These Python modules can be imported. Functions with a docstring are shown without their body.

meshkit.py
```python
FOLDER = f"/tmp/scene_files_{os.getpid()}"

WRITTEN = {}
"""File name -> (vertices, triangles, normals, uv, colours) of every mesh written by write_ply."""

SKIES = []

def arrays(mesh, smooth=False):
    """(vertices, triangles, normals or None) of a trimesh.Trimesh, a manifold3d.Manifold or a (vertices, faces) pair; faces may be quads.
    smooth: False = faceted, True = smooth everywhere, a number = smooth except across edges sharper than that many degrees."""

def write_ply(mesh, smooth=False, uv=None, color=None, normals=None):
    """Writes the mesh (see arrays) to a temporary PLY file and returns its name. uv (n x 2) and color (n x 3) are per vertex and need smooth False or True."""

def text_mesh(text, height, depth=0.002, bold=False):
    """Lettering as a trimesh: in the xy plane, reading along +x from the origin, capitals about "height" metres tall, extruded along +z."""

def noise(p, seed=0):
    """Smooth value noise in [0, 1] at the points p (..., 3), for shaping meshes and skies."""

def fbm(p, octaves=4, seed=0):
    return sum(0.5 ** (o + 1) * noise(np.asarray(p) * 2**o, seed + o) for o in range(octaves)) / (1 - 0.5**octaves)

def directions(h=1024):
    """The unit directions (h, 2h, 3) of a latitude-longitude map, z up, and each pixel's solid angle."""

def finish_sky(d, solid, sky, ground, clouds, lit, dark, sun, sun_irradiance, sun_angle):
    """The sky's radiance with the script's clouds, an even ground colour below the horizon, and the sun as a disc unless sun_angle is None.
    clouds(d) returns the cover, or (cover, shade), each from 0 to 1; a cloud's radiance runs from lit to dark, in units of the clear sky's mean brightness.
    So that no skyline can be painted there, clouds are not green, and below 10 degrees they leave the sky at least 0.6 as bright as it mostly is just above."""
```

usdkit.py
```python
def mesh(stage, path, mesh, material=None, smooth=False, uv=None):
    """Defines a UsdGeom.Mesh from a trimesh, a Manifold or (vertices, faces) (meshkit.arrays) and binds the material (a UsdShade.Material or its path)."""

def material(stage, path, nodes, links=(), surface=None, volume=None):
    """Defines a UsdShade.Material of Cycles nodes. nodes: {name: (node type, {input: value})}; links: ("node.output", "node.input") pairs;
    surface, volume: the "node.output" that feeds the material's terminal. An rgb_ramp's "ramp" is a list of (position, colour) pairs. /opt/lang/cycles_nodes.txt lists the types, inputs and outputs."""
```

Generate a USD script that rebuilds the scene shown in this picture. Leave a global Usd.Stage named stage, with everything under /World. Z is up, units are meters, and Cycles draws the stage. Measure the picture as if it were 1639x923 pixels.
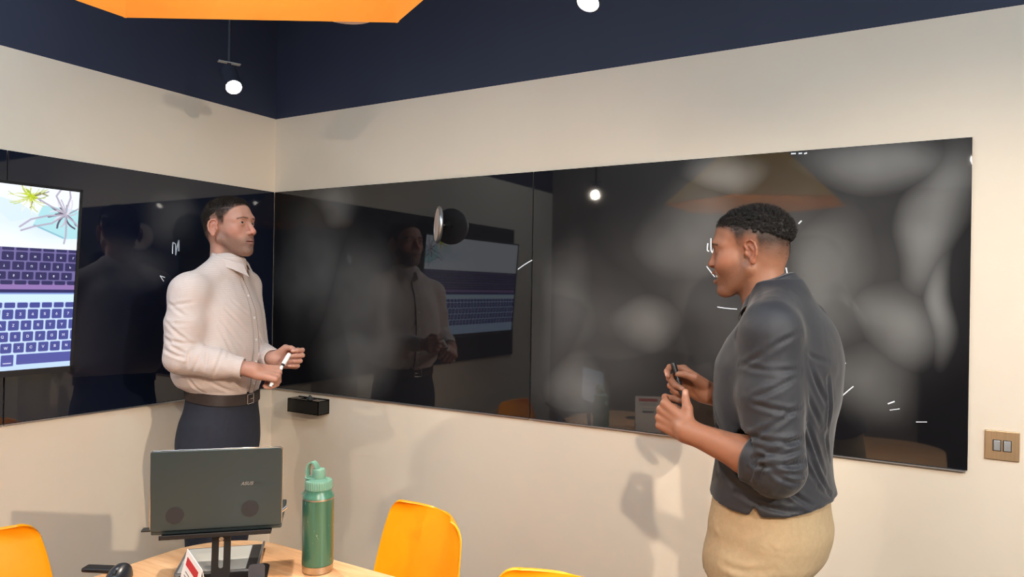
import math, random
import numpy as np, trimesh, usdkit, meshkit, manifold3d
from pxr import Usd, UsdGeom, UsdLux, UsdShade, Gf, Sdf, Vt
from scipy.spatial import cKDTree

random.seed(7)
rng = np.random.default_rng(7)
stage = Usd.Stage.CreateInMemory()
UsdGeom.SetStageUpAxis(stage, UsdGeom.Tokens.z)
UsdGeom.SetStageMetersPerUnit(stage, 1.0)
world = UsdGeom.Xform.Define(stage, "/World")
stage.SetDefaultPrim(world.GetPrim())
UsdGeom.Scope.Define(stage, "/World/Looks")
pi = math.pi

# ------------------------------------------------------------------ camera
# wall_right is the plane y = 0, wall_left the plane x = 0, their corner the z axis
F_PX, YAW, PITCH, ROLL = 1141.37, 30.377, 0.037, 0.901
EYE = np.array([2.921, -2.55, 1.565])
_y, _p, _r = map(math.radians, (YAW, PITCH, ROLL))
FWD = np.array([-math.sin(_y) * math.cos(_p), math.cos(_y) * math.cos(_p), math.sin(_p)])
_r0 = np.array([math.cos(_y), math.sin(_y), 0.0]); _u0 = np.cross(_r0, FWD)
RIGHT = math.cos(_r) * _r0 + math.sin(_r) * _u0
UP = -math.sin(_r) * _r0 + math.cos(_r) * _u0
cam = UsdGeom.Camera.Define(stage, "/World/camera")
cam.CreateHorizontalApertureAttr(36.0)
cam.CreateVerticalApertureAttr(36.0 * 923 / 1639)
cam.CreateFocalLengthAttr(36.0 * F_PX / 1639)
cam.CreateClippingRangeAttr(Gf.Vec2f(0.05, 100))
m4 = Gf.Matrix4d(*RIGHT, 0, *UP, 0, *(-FWD), 0, *EYE, 1)
cam.AddTransformOp().Set(m4)
cam.CreateExposureAttr(0.0)

# ------------------------------------------------------------------ lights: ceiling track spots (position, aimed at, watts-ish, half angle)
LAMP = (1.0, 0.87, 0.71)
SPOTS = {
    "corner": ((0.468, -0.627, 2.366), (2.10, -1.34, 0.73), 36, 34),
    "front": ((2.083, -0.724, 2.369), (2.00, -1.60, 0.75), 30, 34),
    "rear": ((0.48, -3.00, 2.38), (1.3, -0.9, 0.8), 14, 34),
    "side": ((5.14, -2.06, 2.54), (1.1, -0.5, 0.95), 112, 22),
    "wall": ((3.26, -2.60, 2.42), (2.95, 0.0, 0.55), 52, 35),
    "far": ((4.70, -2.45, 2.45), (3.8, 0.0, 0.45), 28, 34),
    "left": ((3.15, -2.80, 2.42), (0.25, -0.40, 0.95), 38, 21),  # added spot out of view, brings light to the left wall and corner
}

# ------------------------------------------------------------------ helpers
used = {}
def numbered(path):
    if path not in used:
        used[path] = 0
        return path
    used[path] += 1
    return f"{path}_{used[path]:03d}"

def tag(prim, label=None, cat=None, group=None, kind=None):
    for k, v in (("label", label), ("category", cat), ("group", group), ("kind", kind)):
        if v:
            prim.SetCustomDataByKey(k, v)
    return prim

def thing(name, label, cat, loc=(0, 0, 0), rz=0.0, group=None, kind=None):
    x = UsdGeom.Xform.Define(stage, numbered("/World/" + name))
    x.AddTranslateOp().Set(Gf.Vec3d(*map(float, loc)))
    if rz:
        x.AddRotateZOp().Set(math.degrees(rz))
    return tag(x.GetPrim(), label, cat, group, kind)

def part(parent, name, mesh, mat, smooth=35, label=None, kind=None, tint=None):
    base = str(parent.GetPath()) if parent is not None else "/World"
    m = usdkit.mesh(stage, numbered(base + "/" + name), mesh, mat, smooth=True if tint is not None else smooth)
    if tint is not None:
        UsdGeom.PrimvarsAPI(m).CreatePrimvar("tint", Sdf.ValueTypeNames.Color3fArray, "vertex").Set(Vt.Vec3fArray.FromNumpy(np.ascontiguousarray(tint, np.float32)))
    return tag(m.GetPrim(), label, None, None, kind)

def single(name, mesh, mat, label, cat, smooth=35, group=None, kind=None):
    m = usdkit.mesh(stage, numbered("/World/" + name), mesh, mat, smooth=smooth)
    return tag(m.GetPrim(), label, cat, group, kind)

def struct(name, mesh, mat, parent=None, smooth=False):
    m = usdkit.mesh(stage, numbered((str(parent.GetPath()) if parent else "/World") + "/" + name), mesh, mat, smooth=smooth)
    return tag(m.GetPrim(), kind=None if parent else "structure")

def curves(parent, name, strands, widths, mat, label=None):
    base = str(parent.GetPath())
    c = UsdGeom.BasisCurves.Define(stage, numbered(base + "/" + name))
    c.CreateTypeAttr("linear")
    c.CreatePointsAttr(Vt.Vec3fArray.FromNumpy(np.vstack(strands).astype(np.float32)))
    c.CreateCurveVertexCountsAttr(Vt.IntArray.FromNumpy(np.array([len(s) for s in strands], np.int32)))
    w = np.asarray(widths, np.float32)
    c.CreateWidthsAttr(Vt.FloatArray.FromNumpy(w))
    c.SetWidthsInterpolation("vertex")
    UsdShade.MaterialBindingAPI.Apply(c.GetPrim()).Bind(mat)
    return tag(c.GetPrim(), label)

def lin(*c):
    c = np.array(c, float) / 255
    return tuple(np.where(c <= .04045, c / 12.92, ((c + .055) / 1.055) ** 2.4))

def V(*a): return np.array(a, float)
def unit(a): a = np.asarray(a, float); return a / np.linalg.norm(a)
def cat(*ms): return trimesh.util.concatenate([m for m in ms if m is not None])

def box(lo, hi):
    lo, hi = np.array(lo, float), np.array(hi, float)
    m = trimesh.creation.box(hi - lo); m.apply_translation((lo + hi) / 2); return m

def rbox(lo, hi, r, sub=1):
    lo, hi = np.array(lo, float), np.array(hi, float)
    r = min(r, float((hi - lo).min()) / 2 * .999)
    s = trimesh.creation.icosphere(sub, r).vertices
    pts = [s + V(*(np.where(np.array(c), hi - r, lo + r))) for c in np.ndindex(2, 2, 2)]
    return trimesh.convex.convex_hull(np.vstack(pts))

def slab(poly2d, z0, z1, bevel=0.0):
    """an outline in xy (counter-clockwise array) extruded from z0 to z1, with bevelled rims"""
    import shapely.geometry as sg
    p = sg.Polygon(poly2d)
    if bevel <= 0:
        m = trimesh.creation.extrude_polygon(p, z1 - z0, engine="earcut"); m.apply_translation((0, 0, z0)); return m
    c = np.array(poly2d); 
    q = np.roll(c, -1, 0) - np.roll(c, 1, 0); nrm = np.stack([q[:, 1], -q[:, 0]], 1); nrm /= np.linalg.norm(nrm, axis=1)[:, None] + 1e-12
    a = np.linspace(0, pi / 2, 4); rings = [(bevel * (1 - math.sin(t)), z0 + bevel * (1 - math.cos(t))) for t in a] + [(bevel * (1 - math.cos(t)), z1 - bevel * (1 - math.sin(t))) for t in a]
    n = len(c); vs = [np.column_stack([c - nrm * ins, np.full(n, z)]) for ins, z in rings]
    v = np.vstack(vs); f = []
    for k in range(len(rings) - 1):
        i = np.arange(n); j = (i + 1) % n
        f += [np.stack([k * n + i, k * n + j, (k + 1) * n + j], 1), np.stack([k * n + i, (k + 1) * n + j, (k + 1) * n + i], 1)]
    v = np.vstack([v, [[*c.mean(0), z0], [*c.mean(0), z1]]]); i = np.arange(n); j = (i + 1) % n; L = (len(rings) - 1) * n
    f += [np.stack([j, i, np.full(n, len(v) - 2)], 1), np.stack([L + i, L + j, np.full(n, len(v) - 1)], 1)]
    return trimesh.Trimesh(v, np.vstack(f), process=False)

def round_rect(x0, y0, x1, y1, r, n=6):
    o = []
    for cx, cy, a in ((x1 - r, y1 - r, 0), (x0 + r, y1 - r, 90), (x0 + r, y0 + r, 180), (x1 - r, y0 + r, 270)):
        for t in np.radians(np.linspace(a, a + 90, n)):
            o.append((cx + r * math.cos(t), cy + r * math.sin(t)))
    return np.array(o)

def frame_of(d):
    d = unit(d); a = V(0, 0, 1) if abs(d[2]) < .9 else V(1, 0, 0)
    x = unit(np.cross(a, d)); return x, np.cross(d, x), d

def cyl(a, b, r, r2=None, n=24):
    a, b = V(*a), V(*b); x, y, d = frame_of(b - a); r2 = r if r2 is None else r2
    t = np.linspace(0, 2 * pi, n, endpoint=False); c = np.cos(t)[:, None] * x + np.sin(t)[:, None] * y
    v = np.vstack([a + c * r, b + c * r2, [a], [b]]); i = np.arange(n); j = (i + 1) % n
    f = np.vstack([np.stack([i, j, n + j], 1), np.stack([i, n + j, n + i], 1), np.stack([j, i, 0 * i + 2 * n], 1), np.stack([n + i, n + j, 0 * i + 2 * n + 1], 1)])
    return trimesh.Trimesh(v, f, process=False)

def tube(pts, r, n=8, closed=False):
    pts = np.asarray(pts, float); m = len(pts); r = np.broadcast_to(r, m)
    tg = np.gradient(pts, axis=0) if not closed else np.roll(pts, -1, 0) - np.roll(pts, 1, 0)
    tg /= np.linalg.norm(tg, axis=1)[:, None] + 1e-12
    x = frame_of(tg[0])[0]; rows = []
    for k in range(m):
        x = unit(x - tg[k] * (x @ tg[k])); y = np.cross(tg[k], x)
        t = np.linspace(0, 2 * pi, n, endpoint=False)
        rows.append(pts[k] + r[k] * (np.cos(t)[:, None] * x + np.sin(t)[:, None] * y))
    v = np.vstack(rows); f = []; i = np.arange(n); j = (i + 1) % n
    for k in range(m if closed else m - 1):
        a, b = k * n, ((k + 1) % m) * n
        f += [np.stack([a + i, a + j, b + j], 1), np.stack([a + i, b + j, b + i], 1)]
    if not closed:
        v = np.vstack([v, pts[:1], pts[-1:]])
        f += [np.stack([j, i, 0 * i + len(v) - 2], 1), np.stack([(m - 1) * n + i, (m - 1) * n + j, 0 * i + len(v) - 1], 1)]
    return trimesh.Trimesh(v, np.vstack(f), process=False)

def sheet(grid, th):
    """a grid of points (rows, cols, 3) made a solid th thick"""
    g = np.asarray(grid, float); a, b = g.shape[:2]
    du = np.gradient(g, axis=0); dv = np.gradient(g, axis=1); n = np.cross(du, dv); n /= np.linalg.norm(n, axis=2)[..., None] + 1e-12
    v = np.vstack([(g + n * th / 2).reshape(-1, 3), (g - n * th / 2).reshape(-1, 3)]); N = a * b
    I = np.arange(N).reshape(a, b); q = np.stack([I[:-1, :-1], I[1:, :-1], I[1:, 1:], I[:-1, 1:]], -1).reshape(-1, 4)
    f = [q[:, [0, 1, 2]], q[:, [0, 2, 3]], q[:, [2, 1, 0]] + N, q[:, [3, 2, 0]] + N]
    for e in (I[0, ::-1], I[-1, :], I[:, 0], I[::-1, -1]):
        f += [np.stack([e[:-1], e[1:], e[1:] + N], 1), np.stack([e[:-1], e[1:] + N, e[:-1] + N], 1)]
    m = trimesh.Trimesh(v, np.vstack(f), process=False)
    if m.volume < 0: m.invert()
    return m

def place(m, origin, x, y, z):
    t = np.eye(4); t[:3, 0], t[:3, 1], t[:3, 2], t[:3, 3] = x, y, z, origin
    m = m.copy(); m.apply_transform(t); return m

def lathe(profile, n=48):
    return trimesh.creation.revolve(np.asarray(profile, float), sections=n)

# ------------------------------------------------------------------ materials
def pbr(name, color, rough=0.5, metal=0.0, spec=0.5, noise=None, bump=None, **kw):
    """noise: (scale, other colour, [stretch]); bump: (scale, strength, distance)"""
    n = {"p": ("principled_bsdf", {"base_color": color, "roughness": rough, "metallic": metal, "specular_ior_level": spec, **kw})}
    l = []
    if noise or bump:
        n["tc"] = ("texture_coordinate", {})
    if noise:
        st = noise[2] if len(noise) > 2 else (1, 1, 1)
        n["mp"] = ("mapping", {"scale": st}); l.append(("tc.object", "mp.vector"))
        n["nz"] = ("noise_texture", {"scale": noise[0], "detail": 5.0, "roughness": .6}); l.append(("mp.vector", "nz.vector"))
        n["rp"] = ("rgb_ramp", {"ramp": [(0.3, color), (0.7, noise[1])]}); l += [("nz.fac", "rp.fac"), ("rp.color", "p.base_color")]
    if bump:
        n["bn"] = ("noise_texture", {"scale": bump[0], "detail": 4.0}); n["bp"] = ("bump", {"strength": bump[1], "distance": bump[2]})
        l += [("tc.object", "bn.vector"), ("bn.fac", "bp.height"), ("bp.normal", "p.normal")]
    return usdkit.material(stage, "/World/Looks/" + name, n, l, surface="p.BSDF")

def emit(name, color, strength):
    return usdkit.material(stage, "/World/Looks/" + name, {"e": ("emission", {"color": color, "strength": strength})}, surface="e.emission")

def tinted(name, rough, spec=0.5, sss=0.0, bump=None, **kw):
    n = {"a": ("attribute", {"attribute": "tint"}), "p": ("principled_bsdf", {"roughness": rough, "specular_ior_level": spec, "subsurface_weight": sss, "subsurface_radius": (1, .35, .2), "subsurface_scale": .006, **kw})}
    l = [("a.color", "p.base_color")]
    if bump:
        n["tc"] = ("texture_coordinate", {}); n["bn"] = ("noise_texture", {"scale": bump[0], "detail": 4.0}); n["bp"] = ("bump", {"strength": bump[1], "distance": bump[2]})
        l += [("tc.object", "bn.vector"), ("bn.fac", "bp.height"), ("bp.normal", "p.normal")]
    return usdkit.material(stage, "/World/Looks/" + name, n, l, surface="p.BSDF")

cream = pbr("cream_paint", lin(227, 211, 192), .62, noise=(1.3, lin(222, 206, 187)), bump=(90, .10, .002))
navy = pbr("navy_paint", lin(43, 48, 70), .7, noise=(2.0, lin(40, 45, 66)), bump=(90, .08, .002))
ceil_m = pbr("ceiling_paint", lin(40, 42, 54), .8)
floor_m = pbr("grey_carpet", lin(96, 90, 84), .95, noise=(180, lin(70, 66, 62)), bump=(400, .4, .003))
dark_wall = pbr("taupe_wall", lin(138, 126, 117), .6)
black_metal = pbr("black_metal", lin(26, 26, 28), .4, spec=.4)
black_plastic = pbr("black_plastic", lin(24, 24, 27), .45)
soft_black = pbr("soft_black", lin(20, 20, 22), .8)
steel = pbr("brushed_steel", lin(190, 175, 155), .35, metal=1.0)
bronze = pbr("brushed_bronze_plate", lin(205, 170, 132), .38, metal=.65, noise=(3, lin(190, 154, 116), (60, 1, 1)))
silver = pbr("silver_aluminium", lin(176, 178, 182), .38, metal=.9)
chrome = pbr("chrome", lin(215, 212, 208), .15, metal=1.0)
graphite = pbr("graphite_lid", lin(66, 77, 80), .36, metal=.55)
dell_grey = pbr("laptop_grey", lin(150, 146, 138), .45, metal=.4)
orange_plastic = pbr("orange_plastic", lin(255, 160, 4), .42)
white_card = pbr("white_card", lin(232, 232, 232), .7)
red_ink = pbr("red_ink", lin(190, 30, 42), .7)
grey_ink = pbr("grey_ink", lin(120, 122, 126), .8)
marker_white = pbr("marker_white", lin(238, 236, 232), .4)
ink_white = pbr("white_marker_ink", lin(235, 238, 245), .8)
lens_m = emit("lamp_lens", (1.0, .93, .82), 60.0)
wood = usdkit.material(stage, "/World/Looks/oak", {
    "tc": ("texture_coordinate", {}), "mp": ("mapping", {"scale": (1.2, 16, 16)}), "nz": ("noise_texture", {"scale": 3.0, "detail": 7.0, "roughness": .62, "distortion": .6}),
    "rp": ("rgb_ramp", {"ramp": [(.25, lin(186, 134, 92)), (.5, lin(208, 160, 116)), (.75, lin(224, 182, 140))]}),
    "p": ("principled_bsdf", {"roughness": .42}), "bp": ("bump", {"strength": .08, "distance": .002})},
    [("tc.object", "mp.vector"), ("mp.vector", "nz.vector"), ("nz.fac", "rp.fac"), ("rp.color", "p.base_color"), ("nz.fac", "bp.height"), ("bp.normal", "p.normal")], surface="p.BSDF")

def glass_board(name, grey_clouds, base=(.0085, .008, .0095)):
    """black back-painted writing glass; smears: soft grey haze painted into the colour, added for blurred-out patches (centre, radii, amount) in the board's own coordinates"""
    n = {"tc": ("texture_coordinate", {}), "p": ("principled_bsdf", {"roughness": .025, "ior": 1.62}), "nz": ("noise_texture", {"scale": 3.2, "detail": 2.0}), "nm": ("map_range", {"from_min": .3, "from_max": .7, "to_min": .55, "to_max": 1.0, "clamp": True})}
    l = [("tc.object", "nz.vector"), ("nz.fac", "nm.value")]
    n["wz"] = ("noise_texture", {"scale": 2.2, "detail": 1.0}); n["w0"] = ("vector_math", {"math_type": "subtract", "vector2": (.5, .5, .5)}); n["w1"] = ("vector_math", {"math_type": "scale", "scale": .34}); n["w2"] = ("vector_math", {"math_type": "add"})
    l += [("tc.object", "wz.vector"), ("wz.color", "w0.vector1"), ("w0.vector", "w1.vector1"), ("w1.vector", "w2.vector1"), ("tc.object", "w2.vector2")]
    last = None
    for k, (c, r, amt) in enumerate(grey_clouds):
        c, r = V(*c), V(*r)
        n[f"s{k}"] = ("vector_math", {"math_type": "subtract", "vector2": c}); l.append(("w2.vector", f"s{k}.vector1"))
        n[f"d{k}"] = ("vector_math", {"math_type": "divide", "vector2": r}); l.append((f"s{k}.vector", f"d{k}.vector1"))
        n[f"l{k}"] = ("vector_math", {"math_type": "length"}); l.append((f"d{k}.vector", f"l{k}.vector1"))
        n[f"m{k}"] = ("map_range", {"range_type": "smoothstep", "from_min": 1.0, "from_max": .02, "to_min": 0.0, "to_max": amt, "clamp": True}); l.append((f"l{k}.value", f"m{k}.value"))
        if last:
            n[f"x{k}"] = ("math", {"math_type": "maximum"}); l += [(last, f"x{k}.value1"), (f"m{k}.result", f"x{k}.value2")]; last = f"x{k}.value"
        else:
            last = f"m{k}.result"
    if last:
        n["mm"] = ("math", {"math_type": "multiply"}); n["mx"] = ("mix_color", {"a": base, "b": (.30, .29, .28)})
        l += [(last, "mm.value1"), ("nm.result", "mm.value2"), ("mm.value", "mx.fac"), ("mx.result", "p.base_color")]
    else:
        n["p"][1]["base_color"] = base
    return usdkit.material(stage, "/World/Looks/" + name, n, l, surface="p.BSDF")

#MARK_ROOM
# ------------------------------------------------------------------ the room
BAND, CEIL, XR, YB, GB, GT = 2.42, 3.3, 6.4, -3.15, 1.042, 2.042
t_ = .12
wl = struct("wall_left", box((-t_, YB, 0), (0, t_, BAND)), cream)
struct("upper_band", box((-t_, YB, BAND), (0, t_, CEIL)), navy, wl)
wr = struct("wall_right", box((0, 0, 0), (XR, t_, BAND)), cream)
struct("upper_band", box((0, 0, BAND), (XR, t_, CEIL)), navy, wr)
struct("wall_back", box((-t_, YB - t_, 0), (XR + t_, YB, CEIL)), dark_wall)
struct("wall_far", box((XR, YB, 0), (XR + t_, t_, CEIL)), cream)
struct("floor", box((-t_, YB - t_, -.1), (XR + t_, t_, 0)), floor_m)
struct("ceiling", box((-t_, YB - t_, CEIL), (XR + t_, t_, CEIL + .1)), ceil_m)
post = cat(box((2.86, YB, 0), (2.94, YB + .035, 2.3)), box((4.0, YB, 0), (4.08, YB + .035, 2.3)), box((2.86, YB, 2.22), (4.08, YB + .035, 2.3)))
d1 = struct("door_1", post, black_metal)
struct("door_leaf", box((2.94, YB, 0.005), (4.0, YB + .02, 2.22)), pbr("dark_door", lin(34, 31, 30), .3), d1)
struct("door_handle", cat(cyl((3.90, YB + .02, 1.02), (3.90, YB + .06, 1.02), .012), cyl((3.90, YB + .055, 1.02), (3.78, YB + .055, 1.02), .01)), steel, d1)

# writing glass: two 1.5 m panels on the right wall, two on the left
GTH = .012                                                              # front of the glass, which stands 4 mm off the wall
sm_a = [((.31, 0, 1.64), (.34, 3, .50), .35), ((.56, 0, 1.45), (.36, 3, .52), .40), ((.40, 0, 1.98), (.26, 3, .14), .5), ((.60, 0, 1.25), (.34, 3, .24), .42), ((1.05, 0, 1.60), (.25, 3, .32), .05)]  # grey haze patches made up in the glass colour
sm_b = [((2.45, 0, 1.62), (.85, 3, .56), .24), ((1.85, 0, 1.38), (.50, 3, .50), .22), ((1.72, 0, 1.45), (.22, 3, .40), .36), ((1.78, 0, 1.18), (.20, 3, .22), .5), ((2.0, 0, 1.42), (.26, 3, .15), .55), ((2.20, 0, 1.75), (.28, 3, .34), .44), ((2.28, 0, 1.98), (.22, 3, .11), .72),
        ((2.68, 0, 1.60), (.20, 3, .34), .5), ((2.72, 0, 1.96), (.26, 3, .15), .85), ((2.92, 0, 1.80), (.12, 3, .30), .75), ((2.86, 0, 1.50), (.18, 3, .22), .7), ((2.98, 0, 1.55), (.07, 3, .26), .75), ((2.75, 0, 1.30), (.20, 3, .22), .42), ((2.3, 0, 1.5), (.30, 3, .35), .32)]
sm_l = [((0, -.57, 1.86), (3, .17, .17), .20), ((0, -.75, 1.66), (3, .18, .16), .15), ((0, -.72, 1.64), (3, .10, .10), .2)]
gb_a, gb_b, gb_l, gb_m = glass_board("writing_glass_a", sm_a), glass_board("writing_glass_b", sm_b), glass_board("writing_glass_c", sm_l, (.006, .008, .018)), glass_board("writing_glass_d", [], (.006, .008, .018))
def panel(name, lo, hi, mat, label):
    t = thing(name, label, "glass board")
    part(t, "glass_pane", rbox(lo, hi, .0015), mat, smooth=False)
    return t
pa = panel("glass_board", (.014, -GTH, GB), (1.5245, -.004, GT), gb_a, "glossy black writing glass on the right wall, panel next to the corner")
pb = panel("glass_board", (1.5275, -GTH, GB), (3.025, -.004, GT), gb_b, "glossy black writing glass on the right wall, panel behind the man in the dark shirt")
pc = panel("glass_board", (.004, -1.2385, GB), (GTH, -.014, GT), gb_l, "glossy black writing glass on the left wall, panel behind the man in the pale shirt")
pd = panel("glass_board", (.004, -2.46, GB), (GTH, -1.2415, GT), gb_m, "glossy black writing glass on the left wall, panel behind the television")
for pp, ends in ((pa, (.1, 1.45)), (pb, (1.6, 2.95))):
    part(pp, "edge_trim", box((ends[0] - .07, -GTH - .002, GB - .005), (ends[1] + .07, -.0005, GB - .0006)), silver, smooth=False)
for pp, ends in ((pc, (-1.2385, -.012)), (pd, (-2.46, -1.2415))):
    part(pp, "edge_trim", box((.0005, ends[0], GB - .005), (GTH + .002, ends[1], GB - .0006)), silver, smooth=False)

# what is left of the writing
def stroke(parent, pts, w=.0028, wall="y", label=None, n=6):
    pts = np.array(pts, float)
    if len(pts) > 2:
        from scipy.interpolate import PchipInterpolator
        s = np.r_[0, np.cumsum(np.linalg.norm(np.diff(pts, axis=0), axis=1))]; pts = PchipInterpolator(s, pts)(np.linspace(0, s[-1], n * len(pts)))
    P3 = np.column_stack([pts[:, 0], np.full(len(pts), -GTH - .0004), pts[:, 1]]) if wall == "y" else np.column_stack([np.full(len(pts), GTH + .0004), pts[:, 0], pts[:, 1]])
    g = tube(P3, w / 2, 6)
    k = 1 if wall == "y" else 0; c = P3[0, k]
    g.vertices[:, k] = c + (g.vertices[:, k] - c) * .12
    return part(parent, "marker_stroke", g, ink_white, smooth=False, label=label)
stroke(pb, [(2.2375, 1.7386), (2.2357, 1.7142), (2.2424, 1.7097)], .005); stroke(pb, [(2.2483, 1.7561), (2.2489, 1.7162), (2.2546, 1.7051), (2.2577, 1.7183), (2.2553, 1.7294)], .005)
stroke(pb, [(2.2343, 1.6564), (2.2479, 1.6387), (2.2636, 1.6188)], .004); stroke(pb, [(2.2740, 1.5130), (2.3045, 1.5094), (2.3431, 1.5072)], .004)
stroke(pb, [(2.6747, 1.3512), (2.6820, 1.3557), (2.6803, 1.3434), (2.6896, 1.3420)], .005)
stroke(pb, [(2.6727, 1.2273), (2.6909, 1.2472), (2.7125, 1.2691)], .004)
stroke(pb, [(2.5389, 1.7977), (2.5485, 1.8078)], .005); stroke(pb, [(2.5015, 1.6515), (2.5057, 1.6326)], .005); stroke(pb, [(2.5201, 1.5991), (2.5340, 1.5930)], .005)
stroke(pb, [(2.5118, 2.0338), (2.5276, 2.0335)], .006); stroke(pb, [(2.5354, 2.0329), (2.5472, 2.0329)], .006); stroke(pb, [(2.5531, 2.0304), (2.5627, 2.0327)], .006)
stroke(pb, [(2.8111, 1.2222), (2.8301, 1.2318)], .005); stroke(pb, [(2.8166, 1.2031), (2.8441, 1.2097)], .003); stroke(pb, [(2.8888, 1.1735), (2.9188, 1.1768)], .003)
stroke(pa, [(1.4602, 1.6455), (1.4922, 1.6659), (1.5268, 1.6835)], .005)
stroke(pc, [(-0.5785, 1.6975), (-0.5763, 1.7477), (-0.5640, 1.7401), (-0.5632, 1.6927), (-0.5519, 1.7493), (-0.5490, 1.7606), (-0.5481, 1.7103)], .006, "x")
stroke(pc, [(-0.6365, 1.5988), (-0.6183, 1.5745)], .004, "x"); stroke(pc, [(-0.6365, 1.5988), (-0.6127, 1.5912)], .004, "x")

# round magnetic disc that stands off the right glass
dc = V(1.0885, -.0585, 1.8369)
dn = unit(V(-.70, -.71, .04)); dx, dy, dz = frame_of(dn)
t = thing("round_magnet_mirror", "small round silver-rimmed disc with pale face standing off the right glass beside the reflected television", "disc", dc)
part(t, "disc_face", cyl(dn * .0075, dn * .0085, .071, n=48), pbr("pearl_face", lin(226, 200, 184), .3), smooth=30)
part(t, "rim", place(lathe([(0, -.010), (.066, -.010), (.078, -.004), (.080, .002), (.078, .008), (.072, .0095), (.071, .007), (0, .007)], 56), (0, 0, 0), dx, dy, dz), silver, smooth=40)
part(t, "bracket", tube([dn * -.009, dn * -.022, V(.012, .030, 0), V(.012, .0450, 0)], .006, 10), black_metal)
part(t, "bracket_foot", cyl((.012, .0432, 0), (.012, .0463, 0), .018), black_metal)

# television on a tilting bracket, proud of the left glass
import shapely
TVW, TVH = 1.16, .652
nx, ny = 640, 360
class Canvas:
    """colours for the screen's vertices: flat shapes laid over each other, worked out on a grid twice as fine; metres from the screen's right edge and top"""
    def __init__(s, col):
        s.n = 2; s.w, s.h = nx * s.n, ny * s.n; s.x = TVW - (np.arange(s.w) + .5) / s.w * TVW; s.y = (np.arange(s.h) + .5) / s.h * TVH; s.a = np.tile(np.array(col, float), (s.h, s.w, 1))
    def put(s, x0, y0, x1, y1, col, inside):
        c = np.nonzero((s.x >= x0) & (s.x <= x1))[0]; r = np.nonzero((s.y >= y0) & (s.y <= y1))[0]
        if len(c) and len(r):
            X, Y = np.meshgrid(s.x[c], s.y[r]); k = np.clip(inside(X, Y), 0, 1)[..., None]; b = s.a[r[0]:r[-1] + 1, c[0]:c[-1] + 1]; b[:] = b * (1 - k) + np.array(col, float) * k
    def poly(s, pts, col):
        p = np.array(pts); g = shapely.Polygon(p); s.put(*p.min(0), *p.max(0), col, lambda X, Y: shapely.contains_xy(g, X, Y) * 1.0)
    def rect(s, x0, y0, x1, y1, col, r=.0):
        cx, cy, hx, hy = (x0 + x1) / 2, (y0 + y1) / 2, (x1 - x0) / 2 - r, (y1 - y0) / 2 - r
        s.put(x0, y0, x1, y1, col, lambda X, Y: (np.hypot(np.maximum(np.abs(X - cx) - hx, 0), np.maximum(np.abs(Y - cy) - hy, 0)) <= r + 1e-9) * 1.0)
    def line(s, pts, col, w):
        for a, b in zip(pts, pts[1:]):
            a, b = V(*a), V(*b); d = b - a; L = d @ d + 1e-12
            def inside(X, Y):
                t = np.clip(((X - a[0]) * d[0] + (Y - a[1]) * d[1]) / L, 0, 1); return (np.hypot(X - a[0] - t * d[0], Y - a[1] - t * d[1]) <= w / 2) * 1.0
            s.put(min(a[0], b[0]) - w, min(a[1], b[1]) - w, max(a[0], b[0]) + w, max(a[1], b[1]) + w, col, inside)
    def soft(s, cx, cy, rx_, ry_, col):
        s.put(cx - rx_, cy - ry_, cx + rx_, cy + ry_, col, lambda X, Y: np.clip(1 - np.hypot((X - cx) / rx_, (Y - cy) / ry_), 0, 1) * .6)
    def done(s):
        return s.a.reshape(ny, s.n, nx, s.n, 3).mean((1, 3)) / 255
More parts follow.
